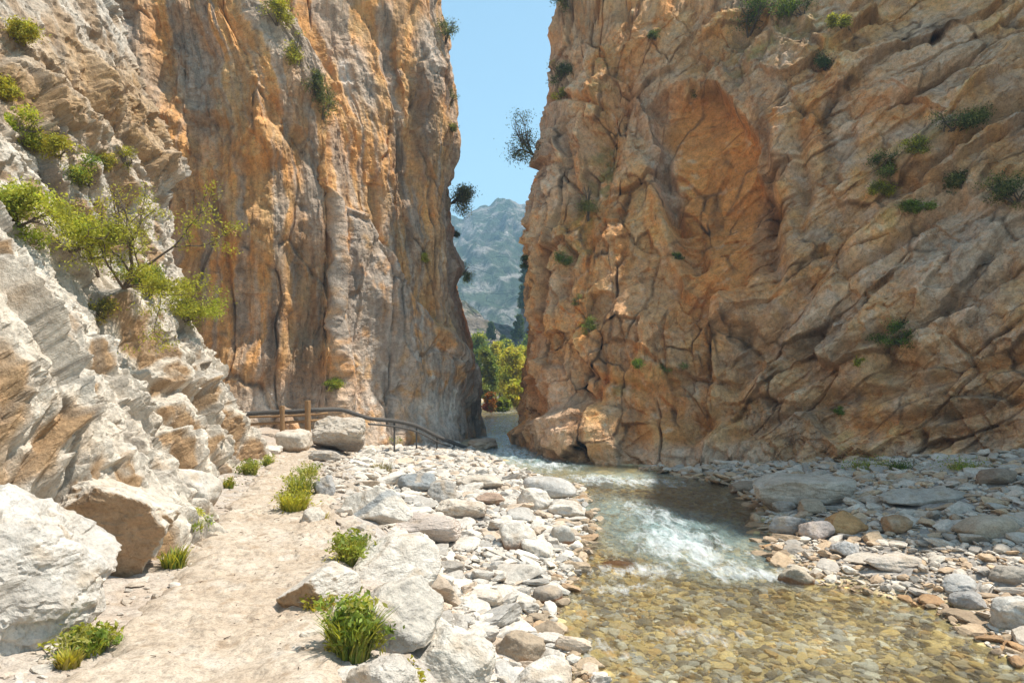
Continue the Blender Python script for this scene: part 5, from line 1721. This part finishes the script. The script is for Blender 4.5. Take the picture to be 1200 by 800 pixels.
# ------------------------------------------------------------------ railing and pipe
def wood_material(name, a, b_):
    N = NT(name)
    tc = N.n('TexCoord')
    n = N.noise(N.mapping(tc.outputs['Object'], (9, 9, 1.2)), 6, 6, 0.7, 0.5)
    c = N.ramp(n, [(0.3, a), (0.7, b_)])
    return N.finish(N.princ(c, 0.85, N.bump(n, 0.7, 0.008), 0.2).outputs[0])


M_WOOD = wood_material('weathered_wood', (0.19, 0.10, 0.045), (0.38, 0.24, 0.12))
M_PIPE = wood_material('dull_black_pipe', (0.055, 0.05, 0.047), (0.15, 0.135, 0.12))


def rod(pts, rad, sides=10, wob=0.0, seed=0, cap=True):
    """a round bar swept through the points"""
    r = np.random.RandomState(seed)
    pts = np.array(pts, float)
    t = np.linspace(0, len(pts) - 1, (len(pts) - 1) * 8 + 1)
    C = catmull(pts, t)
    T = np.gradient(C, axis=0)
    T /= np.linalg.norm(T, axis=1, keepdims=True)
    ref = np.array((0, 0, 1.0)) if abs(T[0, 2]) < 0.8 else np.array((1.0, 0, 0))
    U = np.cross(T, ref)
    U /= np.linalg.norm(U, axis=1, keepdims=True)
    W = np.cross(T, U)
    a = np.linspace(0, 2 * math.pi, sides, endpoint=False)
    rr = rad * (1 + wob * r.normal(size=(len(C), 1)))
    V = C[:, None] + (np.cos(a)[None, :, None] * U[:, None] + np.sin(a)[None, :, None] * W[:, None]) * rr[:, :, None]
    n = len(C)
    i = np.arange(n - 1)[:, None] * sides
    j = np.arange(sides)[None]
    F = np.stack([i + j, i + (j + 1) % sides, i + sides + (j + 1) % sides, i + sides + j], -1).reshape(-1, 4)
    V = V.reshape(-1, 3)
    V = np.vstack([V, C[0], C[-1]])
    k = np.arange(sides)
    F3 = np.concatenate([np.stack([np.full(sides, n * sides), (k + 1) % sides, k], 1), np.stack([np.full(sides, n * sides + 1), (n - 1) * sides + k, (n - 1) * sides + (k + 1) % sides], 1)])
    return V, [F, F3]


fence = empty('wooden_railing', (-6.5, 20.0, 1.0))
tag(fence, 'short brown wooden railing beside the big grey brown boulder at the path end', 'railing')


def fpart(name, pts, rad, mat=M_WOOD, parent=None, **kw):
    o0 = np.array(parent.location)
    V, F = rod([np.array(p) - o0 for p in pts], rad, **kw)
    return link(name, mesh_np(name, V, F), mat, parent)


for px_, y0_, y1_, rad in ((331, 475, 512, 0.07), (361, 469, 514, 0.08)):
    a, c_ = unproject(px_ - 0.5, y0_, 19.62), unproject(px_, y1_, 19.62)
    fpart('post', [a, tuple((np.array(a) + c_) / 2), (c_[0], c_[1], min(c_[2], float(gz(c_[0], c_[1])) - 0.1))], rad, parent=fence, wob=0.03)
fpart('rail', [unproject(292, 497, 19.74), unproject(331, 495, 19.74), unproject(361, 493, 19.74), unproject(384, 492, 20.1)], 0.04, parent=fence, wob=0.05, seed=2)
fpart('rail', [unproject(292, 488.5, 19.74), unproject(331, 487.5, 19.74), unproject(361, 486, 19.74), unproject(384, 484, 20.1)], 0.035, parent=fence, wob=0.05, seed=3)

pipe = empty('water_pipe', unproject(432, 490, 21.0))
tag(pipe, 'long dark pipe along the foot of the left wall, ending near the stream', 'pipe')
pp = [unproject(*p) for p in ((288, 485, 19.8), (315, 483, 19.82), (346, 482, 19.82), (372, 480, 19.9), (400, 480, 20.6), (432, 490, 21.2), (462, 493, 21.8), (488, 499, 22.4), (512, 511, 23.0), (532, 519, 23.6), (548, 525, 24.0))]
fpart('pipe_run', pp, 0.065, M_PIPE, pipe, wob=0.04, sides=12)
fpart('shadow_line', [np.array(p) + (0, -0.06, -0.17) for p in pp[5:]], 0.03, M_PIPE, pipe, sides=8)  # added dark rod standing for the shadow line below the pipe
for k in (6, 7, 8, 9):
    q = np.array(pp[k])
    fpart('support', [q + (0, 0.02, 0.0), q + (0, 0.02, -0.25), (q[0], q[1] + 0.02, min(q[2] - 0.3, float(gz(q[0], q[1])) - 0.1))], 0.03, M_PIPE, pipe, sides=8)

# twigs and leaf litter lying on the path
r = np.random.RandomState(9)
segs = []
for _ in range(90):
    y = r.uniform(3.2, 11)
    x = float(path_c(y)) + r.uniform(-1, 1) * float(path_w(y))
    i_ = np.argmin(np.abs(pt - y))
    j_ = np.argmin(np.abs(PX[:, i_] - x))
    z = float(PZ[j_, i_]) + 0.006
    a = r.uniform(0, 6.28)
    L = r.uniform(0.01, 0.05)
    segs.append(((x, y, z), 0.004, (x + math.cos(a) * L, y + math.sin(a) * L, z + r.uniform(0, 0.008)), 0.002))
V, F = tubes(segs, 4)
o = link('twig_litter', mesh_np('twig_litter', V, F), M_BARK)
tag(o, 'scattered bits of twig and dry leaf on the dusty footpath', 'litter', kind='stuff')
